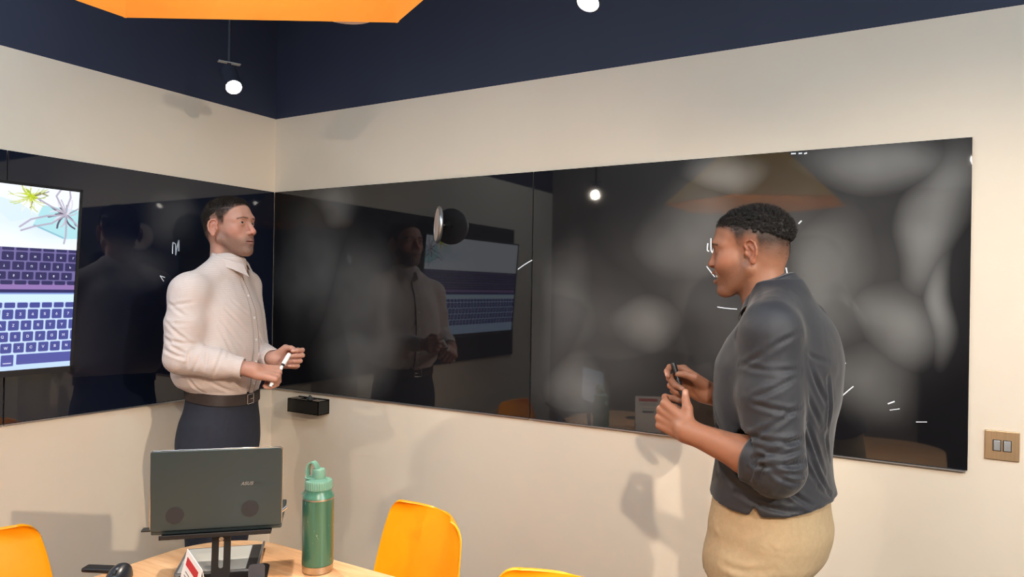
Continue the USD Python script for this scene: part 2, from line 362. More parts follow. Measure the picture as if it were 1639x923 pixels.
def tv_picture():
    """the picture on the screen: a laptop keyboard below, its mirror image and two air plants on a pale table above; also where the key letters stand"""
    cv = Canvas((238, 246, 255)); R = random.Random(3); letters = []
    yy = lambda y: float(np.interp(y, [-1, 0, .262, .402, .44, .612, TVH, 2], [-.83, 0, .217, .376, .408, .598, TVH, 2]))
    P = lambda x, y: (x, yy(y))
    cv.soft(.09, .14, .16, .07, (190, 215, 250)); cv.soft(.30, .12, .2, .06, (205, 225, 250))
    cv.poly([P(.125, .075), P(.0, .085), P(-.02, .21), P(.05, .215), P(.155, .165)], (176, 224, 232))
    cv.poly([P(.155, .165), P(.05, .215), P(.048, .208), P(.15, .160)], (140, 190, 205))
    cv.poly([P(.27, .055), P(.20, .075), P(.135, .125), P(.225, .158), P(.285, .1)], (216, 234, 242))
    def spider(cx, cy, n, L, cols, wd):
        for k in range(n):
            a = R.uniform(0, 2 * pi); l = L * R.uniform(.55, 1.1); b = R.uniform(-.7, .7); o = P(cx, cy)
            cv.line([(o[0] - math.cos(a + b * t) * l * t, o[1] + math.sin(a + b * t) * l * t * .9) for t in np.linspace(0, 1, 8)], R.choice(cols), wd * R.uniform(.6, 1.2))
    spider(.170, .045, 46, .065, [(190, 200, 60), (150, 165, 60), (215, 215, 120), (90, 80, 85), (240, 240, 225)], .0022)
    spider(.166, .040, 26, .026, [(196, 214, 40), (170, 190, 40)], .003)
    spider(.045, .108, 18, .06, [(196, 190, 205), (150, 140, 160), (225, 220, 232), (90, 80, 100)], .006)
    for e in ([(.055, .0), (.075, .02), (.09, .05)], [(.045, .015), (.04, .05), (.05, .09)], [(.12, .14), (.17, .16), (.205, .195)], [(.1, .17), (.16, .19), (.2, .21)], [(.05, .18), (.05, .22), (.055, .255)], [(.02, .16), (.0, .19), (-.02, .2)], [(.06, .12), (.11, .095), (.15, .07)]):
        e = e[::-1] if math.dist(e[-1], (.055, .128)) < math.dist(e[0], (.055, .128)) else e
        cv.line([P(.047, .108)] + [P(q[0] - .008, q[1] - .02) for q in e], (178, 172, 190), .006)
    def keyrow(y0, h, pitch, off, row, cap, flip, fs):
        x, k = .02 + off, 0
        while x < TVW + pitch:
            a, b = yy(y0), yy(y0 + h); cv.rect(x, a, x + pitch - .006, b, cap, .004)
            if row: letters.append((row[(len(row) - 1 - k) % len(row)], x + (pitch - .006) / 2, (a + b) / 2, fs, flip))
            x += pitch; k += 1
    cv.rect(-1, yy(.262), 2, yy(.386), (112, 104, 158)); cv.rect(-1, yy(.372), 2, yy(.392), (146, 116, 178)); cv.rect(-1, yy(.392), 2, yy(.402), (40, 38, 92))
    for y0, h, off, row in ((.262, .010, 0, ""), (.276, .026, .0, "QSDFGHJKL"), (.306, .026, .010, "AZERTYUIOP"), (.337, .024, .022, "123456789"), (.364, .013, .0, "")):
        keyrow(y0, h, .044, off - .03, row, (50, 46, 94), True, .0075)
    cv.rect(-1, yy(.402), 2, yy(.440), (206, 232, 250)); cv.rect(-1, yy(.402), 2, yy(.408), (120, 140, 205)); cv.rect(-1, yy(.440), 2, yy(.612), (198, 220, 250))
    for y0, h, off, row in ((.443, .017, -.005, ""), (.465, .031, .0, "1234567"), (.501, .031, -.020, "QAZERTYU"), (.537, .031, -.028, "QSDFGHJ"), (.573, .031, .0, "WXCVBN")):
        keyrow(y0, h, .0405, off - .02, row, (66, 73, 146), False, .0095)
    cv.rect(-1, yy(.609), 2, TVH, (190, 216, 250)); cv.rect(-.05, yy(.610), .185, yy(.637), (76, 82, 158), .004)
    for xk in (.24, .285, .33):
        cv.rect(xk - .046, yy(.610), xk - .006, yy(.640), (76, 82, 158), .004); cv.line([P(xk - .014, .632), P(xk - .038, .632)], (230, 236, 255), .003)
    return cv.done(), letters
pic, key_letters = tv_picture()
pl = np.where(pic <= .04045, pic / 12.92, ((pic + .055) / 1.055) ** 2.4)
tvt, tvb = V(.180, -1.073, 1.910), V(.130, -1.073, 1.250)                    # its right edge, top and bottom
tz = unit(tvt - tvb); ty = V(0, 1, 0); tx = np.cross(ty, tz)                 # tx: out of the screen
tv = thing("television", "wide television on the left wall showing air plants and a laptop keyboard", "television", tvb)
iu, iv = np.meshgrid(np.arange(nx), np.arange(ny))
gv = np.stack([0 * iu, -(1 - iu / (nx - 1)) * TVW, (1 - iv / (ny - 1)) * TVH], -1).reshape(-1, 3)
I = np.arange(nx * ny).reshape(ny, nx); q = np.stack([I[:-1, :-1], I[1:, :-1], I[1:, 1:], I[:-1, 1:]], -1).reshape(-1, 4)
scr = place(trimesh.Trimesh(gv, np.vstack([q[:, :3], q[:, [0, 2, 3]]]), process=False), tx * .0005, tx, ty, tz)
screen_m = usdkit.material(stage, "/World/Looks/tv_screen", {"a": ("attribute", {"attribute": "tint"}), "p": ("principled_bsdf", {"base_color": (.01, .01, .01), "roughness": .2, "emission_strength": 1.12})}, [("a.color", "p.emission_color")], surface="p.BSDF")
part(tv, "screen", scr, screen_m, tint=pl.reshape(-1, 3))
glyphs, ink_meshes = {}, []
for ch, x_, y_, fs, flip in key_letters:                                    # the letters on the pictured keys, flat print
    if not .006 < x_ < TVW - .01: continue
    if ch not in glyphs:
        glyphs[ch] = meshkit.text_mesh(ch, 1.0, .02, True); glyphs[ch].apply_translation(-glyphs[ch].bounds.mean(0))
    g = glyphs[ch].copy(); g.apply_scale((fs, fs, .01)); ink_meshes.append(place(g, tx * .0009 + ty * -x_ + tz * (TVH - y_), ty, -tz if flip else tz, tx))
part(tv, "key_lettering", cat(*ink_meshes), emit("tv_lettering", (.80, .83, 1.0), 1.0), smooth=False)
bz = .010
fr = cat(box((-.02, -TVW - bz, -.022), (.004, bz, -.0005)), box((-.02, -TVW - bz, TVH + .0005), (.004, bz, TVH + bz)), box((-.02, 0.0005, -.022), (.004, bz, TVH + bz)), box((-.02, -TVW - bz, -.022), (.004, -TVW - .0005, TVH + bz)))
part(tv, "bezel", place(fr, (0, 0, 0), tx, ty, tz), black_plastic, smooth=False)
part(tv, "back_cover", place(rbox((-.055, -TVW + .02, .0), (-.006, -.02, TVH - .02), .015), (0, 0, 0), tx, ty, tz), black_plastic)
part(tv, "wall_bracket", box((GTH + .001 - tvb[0], -.75, .2), (.075 - tvb[0], -.42, .46)), black_metal, smooth=False)

# light switch, right of the glass
sw = V(3.1098, 0, 1.1264)
t = thing("light_switch", "square brushed bronze two-gang light switch right of the glass", "light switch", (sw[0], 0, sw[2]))
part(t, "plate", rbox((-.043, -.007, -.043), (.043, 0, .043), .0025), bronze, smooth=40)
for s in (-1, 1):
    x0 = s * .0125
    part(t, "rocker_surround", rbox((x0 - .0105, -.0082, -.0165), (x0 + .0105, -.0065, .0165), .0008), black_plastic)
    rk = rbox((x0 - .0088, -.0115, -.0148), (x0 + .0088, -.006, .0148), .0012); w_ = rk.vertices[:, 1] < -.009
    rk.vertices[w_, 1] += .0022 * np.clip(rk.vertices[w_, 2] / .0148, 0, 1)
    part(t, "rocker", rk, silver, smooth=30)

# smoked acrylic tissue holder under the glass
smoke = usdkit.material(stage, "/World/Looks/smoked_acrylic", {"t": ("transparent_bsdf", {"color": (.10, .10, .11)}), "g": ("glossy_bsdf", {"roughness": .12}), "f": ("fresnel", {"IOR": 1.5}), "d": ("principled_bsdf", {"base_color": (.012, .012, .014), "roughness": .25}), "m": ("mix_closure", {"fac": .28}), "n": ("mix_closure", {})},
    [("t.BSDF", "m.closure1"), ("d.BSDF", "m.closure2"), ("f.fac", "n.fac"), ("m.closure", "n.closure1"), ("g.BSDF", "n.closure2")], surface="n.closure")
t = thing("tissue_holder", "smoked black acrylic tissue box holder on the wall below the glass near the corner", "tissue box", (.198, 0, .945))
w, dp, h = .208, .0735, .066
for lo, hi in (((0, -dp, 0), (w, 0, .003)), ((0, -dp, 0), (w, -dp + .003, h)), ((0, -.003, 0), (w, 0, h + .003)), ((0, -dp, 0), (.003, 0, h)), ((w - .003, -dp, 0), (w, 0, h)), ((0, -dp, h - .003), (.06, 0, h)), ((w - .06, -dp, h - .003), (w, 0, h)), ((.05, -dp, h - .003), (w - .05, -dp + .02, h)), ((.05, -.02, h - .003), (w - .05, 0, h))):
    part(t, "acrylic_panel", box(lo, hi), smoke, smooth=False)
t2 = thing("tissue", "dark crumpled tissue poking out of the wall holder", "tissue", (.198 + .11, -.036, .95))
tis = trimesh.creation.icosphere(4, 1.0); v = tis.vertices * V(.058, .028, .026) + V(0, 0, .03)
top = np.exp(-((tis.vertices[:, 0] - .1) ** 2 / .10 + tis.vertices[:, 1] ** 2 / .3)) * np.clip(tis.vertices[:, 2], 0, 1); v[:, 2] += .05 * top
v += (tis.vertices * (meshkit.fbm(tis.vertices * 4 + 3, 3, 5)[:, None] - .5)) * V(.03, .02, .02)
v[:, 2] = np.maximum(v[:, 2], .001)
v[:, 2] = np.where(v[:, 2] > .05, .05 + (v[:, 2] - .05) * .62, v[:, 2]); tis = trimesh.Trimesh(v, tis.faces, process=False)
part(t2, "crumpled_sheet", tis, pbr("dark_tissue", lin(70, 68, 70), .9, noise=(60, lin(40, 40, 42))), smooth=True)

#MARK_LAMPS
# ------------------------------------------------------------------ lamps
spot_m = pbr("spot_housing", lin(36, 38, 50), .6, spec=.3)
def spot(key, label, group=None):
    pos, aim, power, half = SPOTS[key]; pos = V(*pos); d = unit(V(*aim) - pos)
    t = thing("track_spotlight", label, "spotlight", pos, group=group)
    x, y, z = frame_of(-d)                                             # housing axis: local z points backwards from the lens
    R = .0345
    part(t, "housing", place(lathe([(R - .003, 0), (R, 0), (R, .125), (R - .004, .132), (0, .132), (0, .129), (R - .006, .127), (R - .004, .02), (R - .003, 0)], 32), (0, 0, 0), x, y, z), spot_m)
    part(t, "lens", place(cyl((0, 0, .004), (0, 0, .007), R - .0035, n=32), (0, 0, 0), x, y, z), lens_m, smooth=False, label="glowing lens")
    piv = -d * .105
    wing = rbox((-.045, -.012, -.003), (.045, .012, .003), .0025)
    hx = unit(np.cross(V(0, 0, 1), d))
    part(t, "yoke", place(wing, piv + V(0, 0, .048), hx, np.cross(V(0, 0, 1), hx), V(0, 0, 1)), silver if key == "corner" else spot_m)
    part(t, "stem", cyl(piv + V(0, 0, .02), (piv[0], piv[1], CEIL - pos[2] - .04), .0075, n=14), spot_m)
    part(t, "canopy", cyl((piv[0], piv[1], CEIL - pos[2] - .05), (piv[0], piv[1], CEIL - pos[2]), .035), spot_m)
    L = UsdLux.SphereLight.Define(stage, str(t.GetPath()) + "/light")
    L.CreateRadiusAttr(.03); L.CreateIntensityAttr(float(power)); L.CreateColorAttr(Gf.Vec3f(*LAMP)); L.CreateNormalizeAttr(True)
    sh = UsdLux.ShapingAPI.Apply(L.GetPrim()); sh.CreateShapingConeAngleAttr(float(half)); sh.CreateShapingConeSoftnessAttr(.6)
    o = d * .034
    M = np.eye(4); M[:3, 0], M[:3, 1], M[:3, 2], M[:3, 3] = x, y, -d, o
    L.AddTransformOp().Set(Gf.Matrix4d(*M.T.ravel().tolist()))
    return t
spot("corner", "black track spotlight high in front of the corner above the man in the pale shirt")
spot("front", "glaring black track spotlight at the top middle of the picture")
spot("rear", "small track spotlight seen only as a white dot in the right glass")
for k, where in (("side", "furthest along the right"), ("wall", "just behind the viewer's right shoulder"), ("far", "aimed at the wall right of the light switch"), ("left", "added to light the left wall and corner")):
    spot(k, "black track spotlight outside the picture, " + where, "track spotlights outside the picture")

# added fill panels under the ceiling, out of view, softly lifting the shadows
FILL = 8.2
for k, (px_, py_, nm) in enumerate(((1.25, -2.3, "nearest the corner"), (3.6, -2.3, "in the middle of the row"), (5.3, -1.5, "by the far wall"))):
    t = thing("fill_panel", "added unseen fill light panel under the ceiling, " + nm, "ceiling light", (px_, py_, CEIL), group="added fill light panels outside the picture")
    part(t, "frame", cat(box((-.92, -.62, -.05), (.92, -.60, -.001)), box((-.92, .60, -.05), (.92, .62, -.001)), box((-.92, -.6, -.05), (-.9, .6, -.001)), box((.9, -.6, -.05), (.92, .6, -.001))), silver, smooth=False)
    part(t, "diffuser", box((-.9, -.6, -.045), (.9, .6, -.035)), stage.GetPrimAtPath("/World/Looks/panel_glow").GetPath() if k else emit("panel_glow", (.68, .86, 1.0), FILL), smooth=False)

# orange hexagonal shade above the table
PC, PS, PZ, PH, PT = V(1.994, -1.977), .548, 2.10, .34, .17
a0 = math.atan2(.254, .426)
t = thing("pendant_lamp", "large orange hexagonal pendant lamp hanging over the table", "pendant lamp", (PC[0], PC[1], PZ))
orange_felt = pbr("orange_shade", lin(255, 188, 86), .75, noise=(6, lin(252, 182, 78)), bump=(200, .1, .001))
hexa = lambda r, z: np.array([(r * math.cos(a0 + k * pi / 3), r * math.sin(a0 + k * pi / 3), z) for k in range(6)])
lo_, hi_ = hexa(PS, 0), hexa(PT, PH)
for k in range(6):
    a, b, c, d = lo_[k], lo_[(k + 1) % 6], hi_[(k + 1) % 6], hi_[k]
    mid = (a + b) / 2 * .985 + (c + d) / 2 * .015
    g = np.array([[a + (b - a) * s + ((d + (c - d) * s) - (a + (b - a) * s)) * r for s in np.linspace(0, 1, 5)] for r in np.linspace(0, 1, 5)])
    part(t, "shade_panel", sheet(g, .006), orange_felt, smooth=False)
    part(t, "shade_seam", tube([a, d], .004, 6), orange_felt)
part(t, "shade_top", slab(hexa(PT, 0)[:, :2], PH - .004, PH + .004), orange_felt, smooth=False)
part(t, "cable", cyl((0, 0, PH), (0, 0, CEIL - PZ), .004, n=10), black_plastic)
part(t, "bulb", cat(place(lathe([(0, -.10), (.03, -.095), (.05, -.07), (.055, -.045), (.045, -.02), (.025, 0), (.02, .05), (0, .05)], 28), (0, 0, PH - .06), V(1, 0, 0), V(0, 1, 0), V(0, 0, 1))), emit("bulb_glow", (1.0, .9, .76), 95.0))

# pale round disc hanging beyond the shade
rc = V(1.356, -.917, 2.405)
t = thing("ceiling_speaker", "pale round ceiling disc half hidden behind the orange pendant lamp", "ceiling speaker", rc)
part(t, "body", lathe([(0, .035), (.070, .035), (.087, .021), (.090, .006), (.088, 0), (.082, -.002), (.081, 0), (0, 0)], 48), pbr("pale_disc", lin(236, 222, 218), .5))
part(t, "grille", lathe([(0, -.003), (.080, -.002), (.080, .0), (0, .0)], 48), pbr("disc_grille", lin(238, 218, 212), .6))
part(t, "rod", cyl((0, 0, .035), (0, 0, CEIL - rc[2]), .006), black_metal)

#MARK_TABLE
# ------------------------------------------------------------------ table and what stands on it
TZ = .74
t = thing("meeting_table", "light oak meeting table with rounded corners in the foreground", "table", (1.955, -1.53, 0))
part(t, "tabletop", slab(round_rect(-1.05, -.575, 1.05, .575, .24, 14), TZ - .028, TZ, .004), wood, smooth=30)
part(t, "top_frame", rbox((-.75, -.3, TZ - .07), (.75, .3, TZ - .0285), .005), black_metal)
for sx in (-1, 1):
    for sy in (-1, 1):
        part(t, "leg", cyl((sx * .85, sy * .42, 0), (sx * .72, sy * .28, TZ - .06), .02, .026, 16), black_metal)

# green steel bottle
rx = V(.8626, .5059, 0)
bt = thing("water_bottle", "green steel water bottle with a loop on its lid, on the table", "bottle", (1.398, -1.043, TZ))
green = pbr("green_enamel", lin(64, 112, 92), .3, noise=(3, lin(60, 108, 88)), coat_weight=.4)
chip = usdkit.material(stage, "/World/Looks/chipped_green", {"tc": ("texture_coordinate", {}), "mp": ("mapping", {"scale": (1, 1, .35)}), "nz": ("noise_texture", {"scale": 55.0, "detail": 5.0, "roughness": .7}), "rp": ("rgb_ramp", {"ramp": [(.655, lin(60, 108, 88)), (.70, lin(186, 200, 186))]}), "p": ("principled_bsdf", {"roughness": .28, "coat_weight": .5, "coat_roughness": .1, "metallic": .35})},
    [("tc.object", "mp.vector"), ("mp.vector", "nz.vector"), ("nz.fac", "rp.fac"), ("rp.color", "p.base_color")], surface="p.BSDF")
lidm = pbr("lid_green", lin(104, 146, 128), .45)
part(bt, "body", lathe([(0, .024), (.0445, .024), (.0447, .03), (.0447, .206), (.0435, .211), (.0435, .212), (0, .212)], 56), chip)
part(bt, "base_ring", lathe([(0, .001), (.041, .001), (.0435, .004), (.0445, .023), (0, .0235)], 56), steel)
sh = [(0, .212), (.0435, .2125), (.0445, .216), (.0415, .224), (.0375, .230), (.0365, .238), (0, .238)]
part(bt, "shoulder", lathe(sh, 56), green)
part(bt, "chipped_rim", lathe([(.040, .2105), (.0448, .2105), (.0452, .2125), (.0446, .2150), (.040, .2150)], 56), steel)
lid = lathe([(0, .238), (.0375, .238), (.0385, .241), (.0385, .259), (.037, .263), (.024, .268), (.0, .268)], 216); ang = np.arctan2(lid.vertices[:, 1], lid.vertices[:, 0]); rr = np.hypot(lid.vertices[:, 0], lid.vertices[:, 1])
sc = np.where((rr > .037) & (lid.vertices[:, 2] > .24) & (lid.vertices[:, 2] < .26), 1 + .014 * np.sign(np.sin(ang * 36 + .3)), 1.0); lid.vertices[:, 0] *= sc; lid.vertices[:, 1] *= sc
part(bt, "lid", lid, lidm, smooth=25)
part(bt, "tether_plate", place(slab(round_rect(-.040, -.016, .0, .016, .012), 0, .004, .001), (0, 0, .2672), rx, V(-rx[1], rx[0], 0), V(0, 0, 1)), lidm, smooth=30)
part(bt, "spout_cap", lathe([(0, .268), (.0175, .268), (.0185, .272), (.0185, .291), (.0165, .295), (.012, .296), (.011, .2945), (0, .2945)], 40), lidm, smooth=30)
rl_ = V(.965, .26, 0)
loop = [(-rx * .018 + rl_ * .016 * math.cos(a) + V(0, 0, .287 + .027 * math.sin(a))) for a in np.linspace(-.5, pi + .5, 24)]
lg = np.array([[p + V(-rl_[1], rl_[0], 0) * s for s in np.linspace(-.010, .010, 4)] for p in loop])
part(bt, "carry_loop", sheet(lg, .004), lidm)
st = [-rx * (.022 + .020 * k + .004 * math.sin(k * 6)) + V(0, 0, .270 - .062 * max(0, k - .35)) for k in np.linspace(0, 1.15, 14)]
part(bt, "strap", sheet(np.array([[p + V(-rx[1], rx[0], 0) * s for s in np.linspace(-.006, .006, 3)] for p in st]), .003), lidm)

# laptop held up by a stand, its lid towards us
BLc, BRc = V(1.128, -1.387, .898), V(1.368, -1.153, .900)
lx = unit((BRc - BLc) * V(1, 1, 0)); ly = V(-lx[1], lx[0], 0)                # ly: away from us
LW = .3352
la = math.radians(0.0)
t = thing("graphite_laptop", "dark graphite laptop raised on the black stand, lid towards us", "laptop", (BLc + BRc) / 2, math.atan2(lx[1], lx[0]))
lh = .216; tilt = -.02
lidz = unit(V(0, tilt, 1))
LR = lambda m: place(m, (0, 0, 0), V(1, 0, 0), unit(np.cross(lidz, V(1, 0, 0))), lidz)
import shapely.geometry as sg
def flat(poly, th):                                                     # outline in xz standing up, th thick in y (centre 0)
    m = slab(poly, -th / 2, th / 2, th * .35); return place(m, (0, 0, 0), V(1, 0, 0), V(0, 0, 1), V(0, -1, 0))
part(t, "lid", LR(flat(round_rect(-LW / 2, .0, LW / 2, lh, .008), .0075)), graphite, smooth=30)
part(t, "lid_edge", LR(place(flat(round_rect(-LW / 2 - .0022, .0, LW / 2 + .0022, lh + .0024, .010), .0035), (0, .0018, 0), V(1, 0, 0), V(0, 1, 0), V(0, 0, 1))), chrome, smooth=30)
part(t, "screen", LR(box((-LW / 2 + .008, .0062, .016), (LW / 2 - .008, .0066, lh - .008))), emit("laptop_screen", (.75, .85, 1.0), .8), smooth=False)
part(t, "keyboard_deck", rbox((-LW / 2, .004, -.012), (LW / 2, .235, .002), .004), graphite)
for r_ in range(5):
    for c_ in range(12):
        part(t, "key", box((-.145 + c_ * .0245, .05 + r_ * .021, .002), (-.145 + c_ * .0245 + .021, .05 + r_ * .021 + .018, .0032)), black_plastic, smooth=False)
for sx, pz in ((-.106, .043), (.085, .050)):
    part(t, "round_pad", LR(cyl((sx, -.0062, pz), (sx, -.0036, pz), .0222, n=44)), pbr("rubber_pad", lin(40, 37, 39), .85) if sx < 0 else stage.GetPrimAtPath("/World/Looks/rubber_pad").GetPath(), label="dark round rubber pad")
lg1 = meshkit.text_mesh("ASUS", .0085, .0006, True); lg1.apply_transform(np.array([[1, .35, 0, 0], [0, 1, 0, 0], [0, 0, 1, 0], [0, 0, 0, 1.]]))
part(t, "logo", LR(place(lg1, (.060, -.0038, .116), V(1, 0, 0), V(0, 0, 1), V(0, -1, 0))), silver, smooth=False, label="silver maker's lettering on the lid")
lg2 = cat(*[box((.062 + .0, -.0042, .1105 - k * .003), (.112, -.0038, .1113 - k * .003)) for k in range(1)])
part(t, "logo_line", LR(place(cat(box((0, 0, 0), (.024, .0009, .0006)), box((0, .003, 0), (.024, .0039, .0006)), box((0, .006, 0), (.02, .0069, .0006))), (.094, -.0038, .1165), V(1, 0, 0), V(0, 0, 1), V(0, -1, 0))), graphite, smooth=False)

# the stand: ledge, two round pads, slotted arm, foot plate
t = thing("laptop_stand", "black folding laptop stand with a slotted arm, on the table", "laptop stand", ((BLc + BRc) / 2) * V(1, 1, 0) + V(0, 0, TZ), math.atan2(lx[1], lx[0]))
zl = .158 - .0
part(t, "ledge", cat(rbox((-.142, -.022, zl - .016), (.142, .0, zl - .0125), .0015), rbox((-.142, -.024, zl - .016), (.142, -.020, zl - .004), .0015), rbox((-.142, -.022, zl - .0165), (.142, .23, zl - .0125), .0015)), black_metal, smooth=30)
arm_o = [(-.0245, -.16), (.0245, -.16), (.0245, 0), (-.0245, 0)]
arm = sg.Polygon([(-.0245, -.145), (.0245, -.145), (.0245, .0), (-.0245, .0)]).difference(sg.LineString([(.0, -.095), (.0, -.022)]).buffer(.0065))
am = trimesh.creation.extrude_polygon(arm, .005, engine="earcut")
part(t, "slotted_arm", place(am, (.008, .035, zl - .0165), V(1, 0, 0), unit(V(0, .14, .99)), unit(np.cross(V(1, 0, 0), unit(V(0, .14, .99))))), black_metal, smooth=False)
part(t, "slot_screw", cyl((.008, .024, zl - .038), (.008, .034, zl - .038), .0062, n=20), chrome)
part(t, "foot_plate", slab(round_rect(-.11, -.07, .13, .13, .02), .0, .006, .0015), black_metal, smooth=30)
fp = trimesh.creation.extrude_polygon(sg.Polygon(round_rect(.085, 0, .128, .055, .010)), .004, engine="earcut")
part(t, "folded_tab", place(fp, (0, -.02, .006), V(1, 0, 0), V(0, 0, 1), V(0, -1, 0)), pbr("tab_grey", lin(60, 62, 70), .5), smooth=False)
part(t, "arm_clip", rbox((-LW / 2 - .030, .03, zl + .0035 - .012), (-LW / 2 + .01, .055, zl + .009 - .012), .002), black_metal)
part(t, "screw_knob", cyl((LW / 2 - .005, .03, zl + .025), (LW / 2 + .013, .03, zl + .040), .005), chrome)

# slate tablet lying behind the stand
c4 = [V(.982, -1.145), V(1.126, -1.003), V(1.265, -1.157), V(1.083, -1.300)]
tc = sum(c4) / 4; tx2 = unit(c4[1] - c4[0]); tx2 = unit(tx2 + V(0, 0)); ty2 = V(-tx2[1], tx2[0])
t = thing("slate_tablet", "pale grey tablet in a clear-edged case lying under the raised laptop", "tablet", (tc[0], tc[1], TZ), math.atan2(tx2[1], tx2[0]))
hw, hh = .112, .102
part(t, "case", slab(round_rect(-hw, -hh, hw, hh, .012), 0.0002, .011, .002), pbr("case_edge", lin(120, 120, 122), .25), smooth=30)
part(t, "display", slab(round_rect(-hw + .008, -hh + .01, hw - .034, hh - .008, .003), .011, .0116), pbr("e_paper", lin(206, 208, 206), .35), smooth=False)
part(t, "dark_bezel", slab(round_rect(hw - .032, -hh + .006, hw - .006, hh - .005, .004), .011, .0117), pbr("dark_bezel", lin(52, 52, 54), .3), smooth=False)
part(t, "flap", slab(round_rect(hw - .003, -hh + .004, hw + .003, hh - .002, .0025), .0115, .020), pbr("flap_silver", lin(150, 150, 152), .25, metal=.6), smooth=False)

# mouse and black remote at the table's end
t = thing("computer_mouse", "black wireless mouse near the left end of the table", "mouse", (.985, -1.385, TZ), math.radians(-52))
ms = trimesh.creation.icosphere(4, 1.0); v = ms.vertices.copy(); v = np.sign(v) * np.abs(v) ** .9; v *= V(.052, .031, .036); v[:, 2] = np.where(v[:, 2] < 0, v[:, 2] * .02, v[:, 2] * (1 - .25 * (v[:, 0] / .052))); 
part(t, "shell", trimesh.Trimesh(v + V(0, 0, .0008), ms.faces, process=False), pbr("mouse_black", lin(34, 36, 42), .3), smooth=True)
part(t, "scroll_wheel", cat(cyl((.026, -.0035, .0262), (.026, .0035, .0262), .0085, n=24)), pbr("wheel_grey", lin(14, 14, 15), .6))
part(t, "button", rbox((.004, -.003, .032), (.015, .003, .0358), .001), pbr("button_silver", lin(150, 150, 155), .3, metal=.6))
a_, b_ = V(.842, -1.400), V(.960, -1.340); dd = unit(b_ - a_)
single("remote_control", place(slab(round_rect(0, -.018, float(np.linalg.norm(b_ - a_)), .018, .006), .0, .012, .004), (a_[0], a_[1], TZ + .0003), V(*dd, 0), V(-dd[1], dd[0], 0), V(0, 0, 1)), black_plastic, "flat black remote control sticking out over the table's left end", "remote control")

# folded tent card
t = thing("tent_card", "folded white tent card with a red panel on the table", "sign", (1.495, -1.517, TZ), math.radians(-24))
H_, W_, B_ = .203, .15, .045
def face(s):
    up_ = unit(V(0, -s * B_, H_)); return up_
for s in (-1, 1):
    up_ = face(s); nn = unit(np.cross(V(1, 0, 0), up_)) * (1 if s < 0 else 1); nn = nn * (1 if nn[1] * s > 0 else -1)
    o = V(0, s * B_, .0005)
    yy = up_ if True else None
    part(t, "card_face", place(box((-W_ / 2, 0, -.0006), (W_ / 2, math.hypot(H_, B_), .0006)), o, V(1, 0, 0), up_, np.cross(V(1, 0, 0), up_)), white_card, smooth=False)
    xs = V(-s, 0, 0)
    def ink(x0, x1, y0, y1, mat, nm):
        part(t, nm, place(box((x0, y0, 0), (x1, y1, .0003)), o + nn * .0007, xs, up_, nn if np.dot(np.cross(xs, up_), nn) > 0 else -nn), mat, smooth=False)
    ink(-.055, .055, .178, .196, red_ink, "red_header")
    for k, (wd, y) in enumerate(((.045, .166), (.05, .157), (.035, .136))):
        ink(-wd, wd, y - .0012, y + .0012, grey_ink, "text_line")
    ink(-.034, .034, .112, .124, pbr("ink_dark", lin(70, 70, 78), .8) if s < 0 else stage.GetPrimAtPath("/World/Looks/ink_dark").GetPath(), "heading")
    ink(-.05, .05, .03, .085, red_ink if s < 0 else white_card, "red_panel")

# second laptop near the viewer, seen in the glass
t = thing("grey_laptop", "grey laptop with round lid logo, seen only in the right glass", "laptop", (1.83, -1.665, TZ), math.radians(4))
part(t, "keyboard_deck", rbox((-.165, -.225, .001), (.165, 0, .017), .004), dell_grey)
dlz = unit(V(0, .28, 1)); LD = lambda m: place(m, (0, .0, .014), V(1, 0, 0), np.cross(dlz, V(1, 0, 0)), dlz)
part(t, "lid", LD(flat(round_rect(-.165, 0, .165, .205, .008), .007)), dell_grey, smooth=30)
part(t, "screen", LD(box((-.155, -.0042, .012), (.155, -.0036, .195))), emit("near_screen", (.7, .8, 1), .5), smooth=False)
ring = tube([(.017 * math.cos(a), 0, .017 * math.sin(a)) for a in np.linspace(0, 2 * pi, 40, endpoint=False)], .0011, 6, True)
tm = meshkit.text_mesh("DELL", .0075, .0005, True); tm.apply_translation((-tm.bounds.mean(0)[0], -.0037, 0))
part(t, "logo", LD(cat(place(ring, (0, .0038, .111), V(1, 0, 0), V(0, 1, 0), V(0, 0, 1)), place(tm, (0, .0036, .111), V(-1, 0, 0), V(0, 0, 1), V(0, 1, 0)))), black_plastic, smooth=False)
part(t, "key", box((-.14, -.13, .017), (.14, -.03, .0178)), black_plastic, smooth=False, kind=None)

# black cable coil by the card, seen in the glass
cb = [(1.27 + .05 * math.cos(a) + .012 * a / 6, -1.86 + .03 * math.sin(a), TZ + .004 + .003 * (a // 6.3)) for a in np.linspace(0, 12.5, 60)]
single("cable", tube(cb, .0032, 6), black_plastic, "thin black cable coiled on the table, seen in the glass", "cable", smooth=True)

